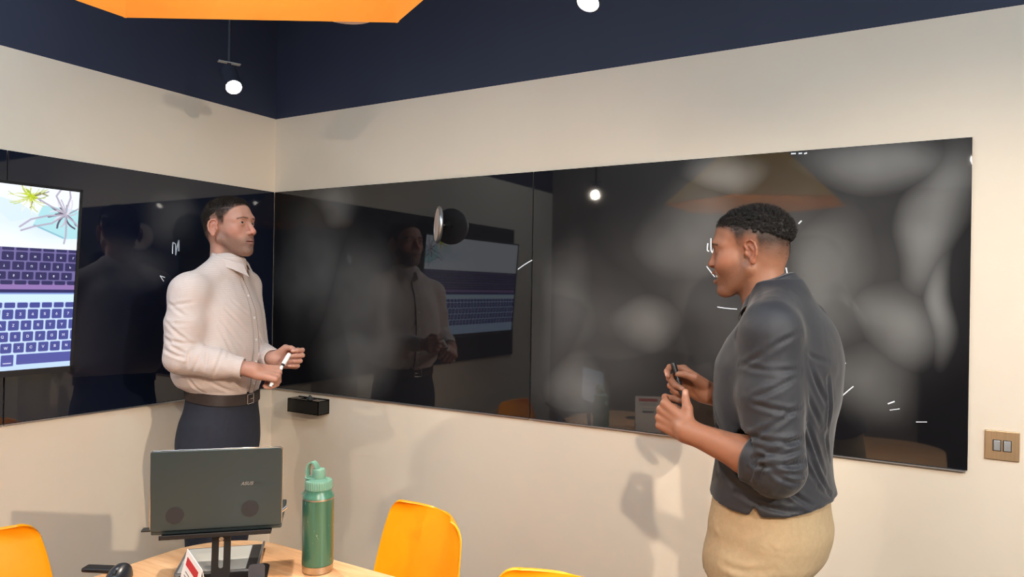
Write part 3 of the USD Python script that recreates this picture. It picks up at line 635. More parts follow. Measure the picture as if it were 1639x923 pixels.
# orange shell chairs
def chair(label, loc, rz, src=[None]):
    if src[0] is not None:
        x = UsdGeom.Xform.Define(stage, numbered("/World/shell_chair"))
        x.AddTranslateOp().Set(Gf.Vec3d(*map(float, loc))); x.AddRotateZOp().Set(math.degrees(rz))
        x.GetPrim().GetReferences().AddInternalReference(src[0].GetPath()); x.GetPrim().SetInstanceable(True)
        return tag(x.GetPrim(), label, "chair", "orange shell chairs around the table")
    t = thing("shell_chair", label, "chair", loc, rz, "orange shell chairs around the table"); src[0] = t
    # profile along the middle: front lip, seat, bend, back; x = forward
    prof = np.array([(.22, .425), (.205, .445), (.15, .452), (.05, .447), (-.06, .440), (-.13, .445), (-.178, .475), (-.20, .53), (-.215, .60), (-.232, .69), (-.25, .77), (-.258, .815)])
    s = np.r_[0, np.cumsum(np.linalg.norm(np.diff(prof, axis=0), axis=1))]
    from scipy.interpolate import CubicSpline, PchipInterpolator
    cs = CubicSpline(s, prof); ss = np.r_[np.linspace(0, s[-1] - .056, 44), s[-1] - .055 * (1 - np.sin(np.linspace(0, pi / 2, 14)))]
    wfn = PchipInterpolator([0, .02, .10, .25, .40, .50, .62, .75, .80, .95], [.17, .195, .215, .230, .235, .234, .222, .196, .182, .158])
    rows = []
    for a in ss:
        p = cs(a); d = unit(cs(a, 1)); n = V(d[1], -d[0]) * -1   # side that faces the sitter
        n = V(-d[1], d[0]) if V(-d[1], d[0]) @ V(.5, .5) > 0 else V(d[1], -d[0])
        w = float(wfn(a)); rc_ = .055; tt = max(0., (a - (s[-1] - rc_)) / rc_); w -= rc_ * (1 - math.sqrt(max(0., 1 - min(tt, 1) ** 2))); lift = .030 if a < .30 else .030 + .03 * min(1, (a - .30) / .2)
        row = []
        for u in np.linspace(-1, 1, 31):
            uu = u; k = lift * abs(uu) ** 2.2
            q_ = p + n * k
            row.append((q_[0], uu * w, q_[1]))
        rows.append(row)
    part(t, "shell", sheet(np.array(rows), .007), orange_plastic, smooth=50)
    part(t, "seat_frame", cat(rbox((-.12, -.14, .418), (.14, .14, .432), .005)), black_metal)
    for sx in (-1, 1):
        for sy in (-1, 1):
            part(t, "leg", cyl((.02 + sx * .20, sy * .20, 0), (.01 + sx * .10, sy * .12, .425), .011, .015, 14), black_metal)
    return t
chair("orange shell chair behind the bottle, back to the right wall", (1.42, -.83, 0), math.radians(-90 - 18))
chair("orange shell chair at the table's left end, cut by the picture's edge", (.745, -1.565, 0), math.radians(3))
chair("orange shell chair by the dark-shirted man, only its top edge showing", (2.13, -1.10, 0), math.radians(-90))
chair("orange shell chair on the viewer's side of the table", (2.36, -2.18, 0), math.radians(90))
#MARK_PEOPLE
# ------------------------------------------------------------------ sculpting in distance fields
class Field:
    def __init__(s, lo, hi, h):
        s.h = h; s.ax = [np.arange(a, b + h, h, dtype=np.float32) for a, b in zip(lo, hi)]; s.d = np.full([len(a) for a in s.ax], 9.0, np.float32)
    def op(s, prim, k=0.0, kind="u"):
        fn, lo, hi = prim; sl = []
        pad = max(k, 0) + 3 * s.h + (.03 if kind == "u" else .01)
        for a, l, g in zip(s.ax, lo, hi):
            i, j = np.searchsorted(a, l - pad), np.searchsorted(a, g + pad)
            if i >= j: return s
            sl.append(slice(i, j))
        X, Y, Z = s.ax[0][sl[0]][:, None, None], s.ax[1][sl[1]][None, :, None], s.ax[2][sl[2]][None, None, :]
        b = fn(X, Y, Z); a = s.d[tuple(sl)]
        if kind == "s": a, b = a, -b
        if k <= 0:
            r = np.minimum(a, b) if kind == "u" else np.maximum(a, b)
        else:
            sg_ = 1 if kind == "u" else -1
            a_, b_ = a * sg_, b * sg_
            h = np.maximum(k - np.abs(a_ - b_), 0) / k
            r = (np.minimum(a_, b_) - h * h * h * k / 6) * sg_
        s.d[tuple(sl)] = r
        return s
    def add(s, *p, k=0.0):
        for q in p: s.op(q, k)
        return s
    def cut(s, *p, k=0.0):
        for q in p: s.op(q, k, "s")
        return s
    def mesh(s, smooth=0):
        d, h = s.d, s.h; nx, ny, nz = d.shape
        d = np.where(d == 0, 1e-6, d)
        for k in range(3):                                              # closed where it meets the field's edge
            e = [slice(None)] * 3
            for end in (0, -1): e[k] = end; d[tuple(e)] = np.maximum(d[tuple(e)], h * .3)
        ins = d < 0
        c = np.zeros((nx - 1, ny - 1, nz - 1), np.int8)
        for o in np.ndindex(2, 2, 2): c += ins[o[0]:nx - 1 + o[0], o[1]:ny - 1 + o[1], o[2]:nz - 1 + o[2]]
        cells = np.argwhere((c > 0) & (c < 8)); idx = -np.ones(c.shape, np.int32); idx[tuple(cells.T)] = np.arange(len(cells))
        acc = np.zeros((len(cells), 3)); cnt = np.zeros(len(cells))
        for ax in range(3):
            e = np.eye(3, dtype=int)[ax]; o1, o2 = [np.eye(3, dtype=int)[k] for k in range(3) if k != ax]
            for u in (0, 1):
                for v in (0, 1):
                    p = cells + u * o1 + v * o2; q = p + e
                    a, b = d[tuple(p.T)], d[tuple(q.T)]; m = (a < 0) != (b < 0); t = a[m] / (a[m] - b[m])
                    acc[m] += p[m] + t[:, None] * e; cnt[m] += 1
        v = acc / cnt[:, None] * h + np.array([a[0] for a in s.ax]); f = []
        for ax in range(3):
            e = np.eye(3, dtype=int)[ax]; o1, o2 = np.eye(3, dtype=int)[(ax + 1) % 3], np.eye(3, dtype=int)[(ax + 2) % 3]
            A = ins; B = np.roll(ins, -1, ax); m = A != B
            sl = [slice(1, n - 1) for n in d.shape]; sl[ax] = slice(0, d.shape[ax] - 1)
            mm = np.zeros_like(m); mm[tuple(sl)] = m[tuple(sl)]
            p = np.argwhere(mm)
            if not len(p): continue
            q = [idx[tuple((p - a * o1 - b * o2).T)] for a, b in ((0, 0), (1, 0), (1, 1), (0, 1))]
            fl = ins[tuple(p.T)]
            Q = np.stack(q, 1); Q = np.where(fl[:, None], Q, Q[:, ::-1]); Q = Q[(Q >= 0).all(1)]
            f += [Q[:, [0, 1, 2]], Q[:, [0, 2, 3]]]
        m = trimesh.Trimesh(v, np.vstack(f), process=False)
        if m.volume < 0: m.invert()
        if smooth:
            from scipy.sparse import coo_matrix
            e = np.unique(np.sort(np.vstack([m.faces[:, [0, 1]], m.faces[:, [1, 2]], m.faces[:, [2, 0]]]), 1), axis=0); n = len(m.vertices)
            W = coo_matrix((np.ones(2 * len(e)), (np.r_[e[:, 0], e[:, 1]], np.r_[e[:, 1], e[:, 0]])), (n, n)).tocsr(); deg = np.maximum(np.asarray(W.sum(1)).ravel(), 1)[:, None]; v = m.vertices.copy()
            for _ in range(smooth):
                for lam in (.5, -.51): v = v + lam * ((W @ v) / deg - v)
            m = trimesh.Trimesh(v, m.faces, process=False)
        return m

def C3(a, b, r1, r2=None):
    a, b = V(*a), V(*b); r2 = r1 if r2 is None else r2; ba = b - a; L = float(ba @ ba) + 1e-12; R = max(r1, r2)
    def fn(X, Y, Z):
        t = np.clip(((X - a[0]) * ba[0] + (Y - a[1]) * ba[1] + (Z - a[2]) * ba[2]) / L, 0, 1)
        return np.sqrt((X - a[0] - t * ba[0]) ** 2 + (Y - a[1] - t * ba[1]) ** 2 + (Z - a[2] - t * ba[2]) ** 2) - (r1 + (r2 - r1) * t)
    return fn, np.minimum(a, b) - R, np.maximum(a, b) + R

def E3(c, r, R=None):
    c, r = V(*c), V(*r); R = np.eye(3) if R is None else R; m = r.max()
    def fn(X, Y, Z):
        x, y, z = X - c[0], Y - c[1], Z - c[2]
        p = [x * R[0, k] + y * R[1, k] + z * R[2, k] for k in range(3)]
        k0 = np.sqrt(sum((p[k] / r[k]) ** 2 for k in range(3))); k1 = np.sqrt(sum((p[k] / r[k] ** 2) ** 2 for k in range(3))) + 1e-9
        return k0 * (k0 - 1) / k1
    return fn, c - m, c + m

def loft(levels, fwd, pw=2.2):
    """stack of ovals: rows z, centre x, centre y, half depth along fwd, half width across"""
    from scipy.interpolate import PchipInterpolator
    L = np.array(levels, float); L = L[np.argsort(L[:, 0])]; it = PchipInterpolator(L[:, 0], L[:, 1:]); f = unit(V(*fwd)); m = L[:, 3:].max() + np.abs(L[:, 1:3]).max()
    def fn(X, Y, Z):
        q = it(np.clip(Z.ravel(), L[0, 0], L[-1, 0])).astype(np.float32); q = [q[:, k][None, None, :] for k in range(4)]
        x, y = X - q[0], Y - q[1]; u = x * f[0] + y * f[1]; v = -x * f[1] + y * f[0]
        n = (np.abs(u / q[2]) ** pw + np.abs(v / q[3]) ** pw) ** (1 / pw) + 1e-6
        d = np.sqrt(u * u + v * v) * (1 - 1 / n)
        d = np.where(n < .3, -np.minimum(q[2], q[3]) * .7, d)
        return np.maximum(d, np.maximum(L[0, 0] - Z, Z - L[-1, 0]))
    return fn, V(-m, -m, L[0, 0]), V(m, m, L[-1, 0])

def half(p, n):
    """the side of a plane that n points to"""
    p, n = V(*p), unit(V(*n))
    return (lambda X, Y, Z: -((X - p[0]) * n[0] + (Y - p[1]) * n[1] + (Z - p[2]) * n[2])), V(-9, -9, -9), V(9, 9, 9)

def local_half(p, n, rad):
    """like half, but only within rad of p"""
    p, n = V(*p), unit(V(*n))
    def fn(X, Y, Z):
        s = (X - p[0]) * n[0] + (Y - p[1]) * n[1] + (Z - p[2]) * n[2]
        return np.maximum(-s, np.sqrt((X - p[0]) ** 2 + (Y - p[1]) ** 2 + (Z - p[2]) ** 2) - rad)
    return fn, p - rad, p + rad

def creases(m, lines, wk=.62, dk=.62):
    """folds: (points, half width, depth) pressed in (depth < 0) or raised along the surface"""
    v = m.vertices.copy(); n = m.vertex_normals; off = np.zeros(len(v))
    for pts, w, dep in lines:
        w, dep = w * wk, dep * dk
        pts = np.array(pts, float); s = np.linspace(0, 1, 24)
        if len(pts) > 2:
            from scipy.interpolate import CubicSpline
            t = np.r_[0, np.cumsum(np.linalg.norm(np.diff(pts, axis=0), axis=1))]; c = CubicSpline(t / t[-1], pts)(s)
        else:
            c = pts[0] + (pts[1] - pts[0]) * s[:, None]
        dist, j = cKDTree(c).query(v, distance_upper_bound=w * 4); ok = np.isfinite(dist)
        taper = np.sin(np.clip(s, .04, .96) * pi) ** .6
        off[ok] += dep * (np.exp(-(dist[ok] / w) ** 2) - .45 * np.exp(-((dist[ok] - 1.9 * w) / w) ** 2)) * taper[j[ok]]
    m.vertices = v + n * off[:, None]
    return m

def rough_up(m, amp, freq, stretch=(1, 1, 1), seed=0):
    v = m.vertices; n = m.vertex_normals
    m.vertices = v + n * ((meshkit.fbm(v * freq * np.array(stretch) + 50, 3, seed) - .5) * 2 * amp)[:, None]
    return m

def hand(W, f, n, left, curls, spread=0.0, thumb=None, scale=1.0, thick=1.0):
    """field pieces of a hand: wrist W, fingers along f, back of the hand n; curls: per finger three bends in degrees. Also the nails and finger tips."""
    f = unit(V(*f)); n = V(*n); n = unit(n - f * (n @ f)); t = np.cross(n, f) * (-1 if left else 1); W = V(*W)
    g = lambda x, y, z: W + (f * x + t * y + n * z) * scale
    ps, nails, tips = [], [], []
    for (bx, by), L, r, c, sp in zip(((.090, .029), (.094, .0085), (.089, -.0125), (.080, -.031)), ((.044, .026, .020), (.049, .030, .021), (.046, .028, .021), (.036, .021, .018)), (.0094, .0097, .0091, .0080), curls, (1, .25, -.45, -1.1)):
        p = g(bx, by, 0); a = 0.0; side = math.radians(spread * sp); d0 = unit(f * math.cos(side) + t * math.sin(side)); chain = [p]
        for L_, bend in zip(L, c):
            a += math.radians(bend); d = d0 * math.cos(a) - n * math.sin(a); p = p + d * L_ * scale; chain.append(p)
        rr = np.array([r * 1.08, r, r * .92, r * .78]) * scale * thick
        ps += [(C3(chain[k], chain[k + 1], rr[k], rr[k + 1]), .004) for k in range(3)]
        up_ = unit(d0 * math.sin(a) + n * math.cos(a)); nails.append((chain[3] - d * .004 * scale + up_ * rr[3], up_)); tips.append(chain[3])
        ps.append((C3(g(.006, by * .62, -.002), g(bx, by, -.001), .0165 * scale, .0125 * scale), .012))
    th = thumb or ((.018, .024, -.008), (.046, .046, -.020), (.072, .054, -.030), (.092, .052, -.040))
    th = [g(*q) for q in th]; rt = np.array([.016, .0125, .0108, .0085]) * scale * thick
    ps += [(C3(th[k], th[k + 1], rt[k], rt[k + 1]), .010 if k == 0 else .004) for k in range(3)]
    ps.append((C3(g(.02, .012, -.006), th[1], .018 * scale, .012 * scale), .014))
    ps.append((C3(g(.015, -.022, -.008), g(.066, -.024, -.007), .013 * scale, .011 * scale), .012))
    dth = unit(th[3] - th[2]); up_ = unit(t * .5 + n * .8 - dth * ((t * .5 + n * .8) @ dth)); nails.append((th[3] - dth * .003 + up_ * rt[3], up_)); tips.append(th[3])
    return ps, nails, tips, g

def arm_piece(E, W, r_el, r_wr, hnd, h=.0026):
    """forearm and hand as one closed surface"""
    ps = hnd[0]; lo = np.min([np.minimum(p[0][1], E) for p in ps] + [V(*E) - r_el], 0) - .02; hi = np.max([np.maximum(p[0][2], E) for p in ps] + [V(*E) + r_el], 0) + .02
    F = Field(lo, hi, h); E, W = V(*E), V(*W); mid = E + (W - E) * .3
    F.add(C3(E, mid, r_el, r_el * 1.02)); F.add(C3(mid, W, r_el * 1.02, r_wr), k=.03); F.add(C3(W, hnd[3](.03, 0, -.003), r_wr, .019), k=.03)
    for p, k in ps: F.add(p, k=k)
    return F.mesh(2)

def head_field(o):
    """head in its own frame: x forward, y to its left, z up, eyes at z = 0. o: options"""
    F = Field((-.15, -.105, -.24), (.135, .105, .14), .0022); S = (-1, 1)
    F.add(E3((-.012, 0, .035), (.096, .077, .084)), E3((-.030, 0, -.010), (.074, .066, .070)), k=.02)
    F.add(E3((.030, 0, .045), (.055, .062, .056)), E3((.030, 0, -.045), (.057, .059, .074)), k=.025)
    for y in S:
        F.add(C3((-.004, y * .053, -.058), (.058, y * .018, -.099 - o["jaw"]), .018, .015), k=.025)
        F.add(E3((.046, y * .047, -.024), (.026, .018, .020)), k=.045)
        F.add(C3((.080, y * .010, .016), (.074, y * .032, .019), .0105, .0105), C3((.074, y * .032, .019), (.056, y * .049, .012), .0105, .010), k=.035)
    F.add(E3((.071, 0, -.101 - o["jaw"]), (.019, .022, .016)), k=.03)
    F.add(E3((.063, 0, -.068), (.029, .034, .027)), k=.035)
    for y in S:
        F.cut(E3((.101, y * .034, -.001), (.022, .020, .0125)), k=.022)
    nz = o["nose"]                                                      # (tip x, tip z, width, bridge radius)
    F.add(C3((.079, 0, .008), (nz[0] - .010, 0, nz[1] + .003), nz[3], .0105), k=.012); F.add(E3((nz[0] - .010, 0, nz[1] - .001), (.0115, .0115, .0098)), k=.006)
    for y in S:
        F.add(E3((.091, y * nz[2], nz[1] - .004), (.0120, .0078, .0082)), k=.006)
        F.cut(E3((.099, y * nz[2] * .55, nz[1] - .0115), (.007, .0036, .004)), k=.004)
    sm = o.get("smile", 0)
    if not sm:
        for y in S:
            F.add(C3((.0795, y * .027, -.0705), (.0915, y * .005, -.0658), .0040, .0060), C3((.0795, y * .026, -.0715), (.0895, y * .004, -.0772), .0038, .0066), k=.006)
        F.cut(E3((.1, 0, -.0708), (.025, .032, .0011)), k=.0025)
    else:
        for y in S:
            F.add(E3((.056, y * .042, -.043), (.025, .018, .018)), k=.04)
            F.add(C3((.076, y * .030, -.064), (.0945, y * .004, -.0595), .0042, .0070), C3((.076, y * .030, -.066), (.0905, y * .004, -.0830), .0042, .0082), k=.005)
        F.cut(E3((.093, 0, -.0705), (.032, .035, .0078)), k=.003)
        for y in S:
            F.cut(C3((.094, y * .019, -.043), (.080, y * .040, -.066), .0035, .003), k=.010)
    F.cut(E3((.102, 0, -.0905 - o["jaw"] * .4), (.011, .016, .0045)), k=.010)
    ey = o["eye"]                                                       # (x, y)
    for y in S:
        F.add(E3((ey[0], y * ey[1], -.001), (.0136, .0150, .0136)), k=.012)
        F.cut(E3((ey[0] + .016, y * ey[1], -.001), (.018, .0122, o["open"])), k=.002)
    for y in S:                                                         # ears
        c, s_ = math.cos(.38), math.sin(.38)
        R = np.array([[c, -s_ * y * -1, 0], [s_ * y * -1, c, 0], [0, 0, 1.0]])
        R = R @ np.array([[math.cos(.16), 0, math.sin(.16)], [0, 1, 0], [-math.sin(.16), 0, math.cos(.16)]])
        ce = V(-.016, y * .0795, -.012); G = lambda a, b, c_: ce + R @ V(a, b * y, c_)
        F.add(E3(G(0, 0, 0), (.0165, .0045, .029), R), k=.004)
        F.cut(E3(G(.004, .006, -.002), (.0085, .0055, .0135), R), k=.003); F.cut(E3(G(-.003, .006, .014), (.007, .004, .009), R), k=.003)
        hx = [G(*q) for q in ((.010, .002, .006), (.014, .003, .018), (.006, .004, .029), (-.008, .005, .029), (-.017, .006, .018), (-.0185, .006, .002), (-.014, .005, -.014), (-.006, .003, -.024))]
        for a, b in zip(hx, hx[1:]): F.add(C3(a, b, .0037, .0037), k=.002)
        F.add(E3(G(.001, .002, -.028), (.009, .0055, .0095), R), k=.005); F.add(E3(G(.014, .002, -.004), (.005, .005, .0075), R), k=.005)
        F.add(C3(G(-.006, .003, .0), G(.0, .003, .014), .003, .003), k=.003)
    nk = o["neck"]
    F.add(C3((-.026, 0, -.055), nk[0], nk[1], nk[2]), k=.028); F.add(C3((.000, 0, -.112), (nk[0][0] + .028, 0, nk[0][2]), .025, .033), k=.025)
    return F

def warp(q, o, back=False):
    """makes the brain case lower and the lower face longer (or undoes it)"""
    q = np.array(q, float); t = np.clip(q[:, 0] / .05, 0, 1); t = t * t * (3 - 2 * t); f = np.where(q[:, 2] > 0, o["crown"], 1 + o["long"] * t)
    q[:, 2] *= 1 / f if back else f; return q

def frame_head(pos, yaw, pitch, roll=0.0, scale=1.0):
    """4 x 4: head frame to the person's frame. yaw 0 looks along +x; pitch > 0 looks up"""
    cy, sy, cp, sp, cr, sr = math.cos(yaw), math.sin(yaw), math.cos(pitch), math.sin(pitch), math.cos(roll), math.sin(roll)
    R = np.array([[cy, -sy, 0], [sy, cy, 0], [0, 0, 1]]) @ np.array([[cp, 0, -sp], [0, 1, 0], [sp, 0, cp]]) @ np.array([[1, 0, 0], [0, cr, -sr], [0, sr, cr]])
    M = np.eye(4); M[:3, :3] = R * scale; M[:3, 3] = pos; return M

def xf(M, p): return np.asarray(p) @ M[:3, :3].T + M[:3, 3]

def eyes(parent, M, o, iris, mat):
    for y in (1, -1):
        s = trimesh.creation.uv_sphere(radius=.0122, count=[40, 40]); g = o.get("gaze", (0, 0)); d = unit(V(1, g[0], g[1])); v = s.vertices; ca = v @ d / .0122
        col = np.tile(V(.42, .38, .35), (len(v), 1)); col[ca > .895] = iris; col[ca > .972] = (.004, .004, .004)
        s.apply_translation((o["eye"][0], y * o["eye"][1], -.001)); s.apply_transform(M)
        part(parent, "eye", s, mat, tint=col)

def union(ms):
    try:
        out = None
        for m in ms:
            q = manifold3d.Manifold(manifold3d.Mesh(np.asarray(m.vertices, np.float32), np.asarray(m.faces, np.uint32)))
            if q.status() != manifold3d.Error.NoError: raise ValueError(str(q.status()))
            out = q if out is None else out + q
        k = out.to_mesh(); return trimesh.Trimesh(k.vert_properties[:, :3], k.tri_verts, process=False)
    except Exception as e:
        print("union fell back:", e); return cat(*ms)

def collar(c, rx, ry, fwd, tilt, gap, hs, leaf, pts, spread_, th=.0024, lean=0.0, push=.012):
    """a shirt collar round the neck: stand of height hs, leaf folded outwards and down. gap: half opening in front (radians), pts: extra leaf length at the points"""
    f = unit(V(*fwd)); l = V(-f[1], f[0], 0); rows = []
    for a in np.linspace(gap, 2 * pi - gap, 73):
        ca, sa = math.cos(a), math.sin(a); e = max(0, 1 - min(a - gap, 2 * pi - gap - a) / .9) ** 1.6
        dr = f * ca + l * sa; base = V(*c) + f * ca * rx + l * sa * ry + V(0, 0, -tilt * ca - .004 * e)
        row = []
        for s in np.linspace(0, 1, 5): row.append(base + V(0, 0, hs * s) - dr * .004 * s)
        top = row[-1]; L = leaf + pts * e; out = unit(dr + f * spread_ * e * .6 + l * np.sign(sa) * e * lean)
        for s in np.linspace(.12, 1, 9):
            row.append(top + out * (.004 + .019 * s ** .8 + .004 * e * s) + V(0, 0, .0035 * math.sin(min(1, s * 3) * pi) - L * s * (1 - .10 * s)) + f * e * s * push)
        rows.append(row)
    return sheet(np.array(rows), th)

def band(c, rx, ry, fwd, z0, z1, th, a0=0.0, a1=2 * pi, n=72, pw=2.2, zf=None):
    """an upright strip round an oval"""
    f = unit(V(*fwd)); l = V(-f[1], f[0], 0); rows = []
    for a in np.linspace(a0, a1, n):
        ca, sa = math.cos(a), math.sin(a); k = (abs(ca) ** pw + abs(sa) ** pw) ** (-1 / pw); p = V(*c) + f * ca * k * rx + l * sa * k * ry
        dz = zf(a) if zf else 0; rows.append([p + V(0, 0, z0 + dz), p + V(0, 0, (z0 + z1) / 2 + dz), p + V(0, 0, z1 + dz)])
    return sheet(np.array(rows), th)

def hair_strands(mesh, mask, n, length, lean, wid, seed, curl=0.0, M=None, jitter=.5):
    """short strands on the scalp: mask(p) keeps 0..1, length(p) metres, lean(p, normal) direction; p in the head's frame"""
    r = np.random.default_rng(seed); tri = mesh.triangles; pr = mesh.area_faces; cen = tri.mean(1); k = mask(cen) * pr; k = k / k.sum()
    fi = r.choice(len(k), n, p=k); a, b = r.random(n), r.random(n); sw_ = a + b > 1; a[sw_], b[sw_] = 1 - a[sw_], 1 - b[sw_]
    p = tri[fi, 0] + (tri[fi, 1] - tri[fi, 0]) * a[:, None] + (tri[fi, 2] - tri[fi, 0]) * b[:, None]
    nn = mesh.face_normals[fi]; L = length(p) * r.uniform(.75, 1.2, n); d = lean(p, nn) + r.normal(0, jitter * .35, (n, 3)); d /= np.linalg.norm(d, axis=1)[:, None]
    out = []
    if curl:
        for i in range(n):
            x, y, z = frame_of(unit(nn[i] * .8 + d[i] * .5)); ph = r.uniform(0, 2 * pi); t = np.linspace(0, 1, 10); R = curl * r.uniform(.7, 1.3)
            q = p[i] + z * (t * L[i])[:, None] + (np.cos(ph + t * 9) * R * np.minimum(1, t * 3))[:, None] * x + (np.sin(ph + t * 9) * R * np.minimum(1, t * 3))[:, None] * y
            out.append(q)
    else:
        t = np.linspace(0, 1, 4)
        for i in range(n):
            out.append(p[i] - nn[i] * .001 + (nn[i] * .35)[None] * (t * L[i])[:, None] + (d[i])[None] * ((t ** 1.5) * L[i] * .8)[:, None])
    if M is not None: out = [xf(M, q) for q in out]
    m = len(out[0]); w = np.tile(np.linspace(1, .45, m) * wid, n)
    return out, w

def skin_tint(v, base, M, o, seed):
    """colours of the skin: lips, brows, shaved beard, cropped sides; v in the person's frame"""
    q = warp((v - M[:3, 3]) @ np.linalg.inv(M[:3, :3]).T, o, True); x, y, z = q.T; ay = np.abs(y); b = np.array(base)
    n1 = meshkit.fbm(q * 60, 3, seed); n2 = meshkit.noise(q * 900, seed + 3)
    col = b[None] * (0.92 + .16 * n1)[:, None]
    inhead = (z > -.13) & (z < .16) & (np.abs(x) < .16) & (ay < .12)
    def mix(mask, c, amt):
        k = np.clip(mask, 0, 1) * amt * inhead; col[:] = col * (1 - k[:, None]) + np.array(c) * k[:, None]
    red = np.exp(-((x - .105) ** 2 + y ** 2 + (z + .036) ** 2) / .00035) + .7 * np.exp(-((x - .06) ** 2 + (ay - .045) ** 2 + (z + .03) ** 2) / .0008) + .8 * np.exp(-((ay - .085) / .012) ** 2) * (z > -.05) * (z < .03)
    mix(red, b * np.array(o["flush"]), .5)
    bz = o["beard"]                                                    # colour, amount
    jawm = np.clip(((-.030 - .35 * np.clip(x - .03, -1, .02)) - z) / .018, 0, 1) * np.clip((x + .014) / .018, 0, 1) * np.clip((z + .135) / .02, 0, 1)
    mou = np.exp(-(((x - .095) / .03) ** 2 + (y / .030) ** 2 + ((z + .056) / .008) ** 2))
    cheek = np.clip(1 - np.exp(-(((ay - .040) / .018) ** 2 + ((z + .045) / .016) ** 2)) * 1.2, 0, 1)
    mix(np.maximum(jawm * cheek, mou) * (.45 + .75 * n2), bz[0], bz[1])
    lz = o["lips"]
    mix(np.clip(1.6 - np.sqrt(((x - .09) / .022) ** 2 + (y / .025) ** 2 + ((z - lz[0]) / lz[1]) ** 2) * 1.6, 0, 1) * (x > .072), lz[2], .8)
    bl = .0185 + .06 * (ay - .015) - 2.6 * np.clip(ay - .036, 0, 1) ** 1.5
    mix(np.clip(1.35 - np.abs(z - bl) / .0036, 0, 1) * (ay > .012) * (ay < .056) * (x > .04) * (.5 + .8 * n2), o["hair"], .85)
    hm = o["hairmask"](q); mix(hm * (.75 + .4 * n2), o["hair"], .93)
    return col

#MARK_MAN_A
# ------------------------------------------------------------------ man in the pale shirt, standing in the corner
# his frame: x to the picture's right, y away from the viewer, z up; origin on the floor under him
skinA_m = tinted("skin_light", .48, .35, .12)
eye_m = tinted("eye_ball", .12, .6)
hairA_m = pbr("hair_brown", (.020, .014, .011), .55, spec=.25)
posA = V(.383, -.619, 0); rzA = math.atan2(.798, .602)
man = thing("person", "tall man in pale striped shirt and dark trousers standing in the corner, uncapping a marker", "person", posA, rzA)
fA = unit(V(.84, -.545, 0)); lA = V(-fA[1], fA[0], 0)                     # his forward and left
def A(f_, l_, z): return fA * f_ + lA * l_ + V(0, 0, z)
SR, SL = V(-.104, -.150, 1.532), V(.105, .150, 1.555)
ER, EL = V(-.129, -.190, 1.285), V(.150, .120, 1.28)
WR, WL = V(.128, -.260, 1.236), V(.216, -.125, 1.262)

def hair_mask_A(q):
    x, y, z = q.T; ay = np.abs(y)
    line = np.interp(x, [-.13, -.085, -.055, -.038, -.030, -.004, .006, .020, .028, .045, .062, .080], [-.070, -.066, -.052, -.046, .020, .022, -.010, -.012, .016, .040, .062, .070])
    line = line + .006 * np.clip(1 - ay / .05, 0, 1) * (x > .05)
    fade = np.interp(x, [-.13, -.05, .03, .06, .09], [.05, .045, .030, .010, .008])
    return np.clip((z - line) / fade, 0, 1) ** .8
oA = dict(jaw=.003, nose=(.1135, -.036, .0135, .0085), eye=(.0712, .0325), open=.0038, crown=.90, long=.07, neck=((-.042, 0, -.235), .0525, .062), flush=(1.15, .72, .70), beard=((.105, .070, .055), .78), lips=(-.0715, .0125, (.40, .165, .14)), hair=(.022, .015, .012), hairmask=hair_mask_A, gaze=(-.18, .02))
MA = frame_head((.038, -.002, 1.811), math.atan2(-.60, .80), math.radians(6), 0, 1.045)
hA = head_field(oA).mesh(1); hA.vertices = warp(hA.vertices, oA); hA_local = hA.copy(); hA.apply_transform(MA)
handAR = hand(WR, (.97, .06, -.18), (.12, -.60, .79), False, ((72, 62, 38), (76, 64, 36), (78, 64, 36), (76, 60, 36)), 2, ((.018, .024, -.010), (.044, .040, -.026), (.066, .034, -.038), (.084, .022, -.044)), 1.02)
handAL = hand(WL, (.93, -.14, .05), (.30, .94, -.10), True, ((64, 70, 34), (72, 72, 36), (76, 72, 36), (74, 66, 34)), 3, ((.018, .024, -.010), (.044, .042, -.026), (.066, .040, -.042), (.086, .030, -.052)), 1.02)
aR = arm_piece(ER, WR, .040, .027, handAR); aL = arm_piece(EL, WL, .040, .027, handAL)
core = Field((-.32, -.32, .05), (.36, .30, 1.72), .012)
core.add(loft([(.90, .02, .0, .10, .15), (1.10, .022, 0, .10, .145), (1.30, .012, 0, .12, .165), (1.45, .012, .0, .11, .16), (1.56, .01, 0, .07, .12)], fA))
core.add(C3((.01, 0, 1.55), (.03, .0, 1.64), .07, .055), C3(SR, ER, .05, .038), C3(SL, EL, .05, .038), C3(SR, SL, .05), k=.03)
FR, FL = A(.02, -.115, 0), A(-.02, .115, 0)
core.add(C3(A(.0, -.085, .93), A(.03, -.10, .50), .07, .045), C3(A(.03, -.10, .50), FR + V(0, 0, .09), .045, .032), C3(A(.0, .085, .93), A(.01, .10, .50), .07, .045), C3(A(.01, .10, .50), FL + V(0, 0, .09), .045, .032), k=.03)
bodyA = union([core.mesh(1), hA, aR, aL])
tA = skin_tint(bodyA.vertices, (.50, .255, .185), MA, oA, 1)
for hd_ in (handAR, handAL):
    for c, up_ in hd_[1]:
        k = np.exp(-(np.linalg.norm(bodyA.vertices - c, axis=1) / .0055) ** 2)[:, None]; tA[:] = tA * (1 - k * .5) + np.array((.66, .40, .33)) * k * .5
body = part(man, "body", bodyA, skinA_m, tint=tA)
eyes(man, MA, oA, (.05, .06, .05), eye_m)
def lenA(q): return np.interp(q[:, 2], [-.06, .0, .05, .09, .12], [.003, .004, .008, .012, .013])
def leanA(q, n): return n * .3 + np.column_stack([np.where(q[:, 2] > .06, .55, -.25), 0 * q[:, 0], np.where(q[:, 2] > .06, .35, -.5)])
cap = Field((-.15, -.1, -.09), (.12, .1, .16), .003); cap.add(E3((-.014, 0, .038), (.0955, .0775, .0885)), E3((.028, 0, .058), (.053, .056, .052)), k=.02); cap.cut(half((.0, 0, .052), (.50, 0, -.87)))
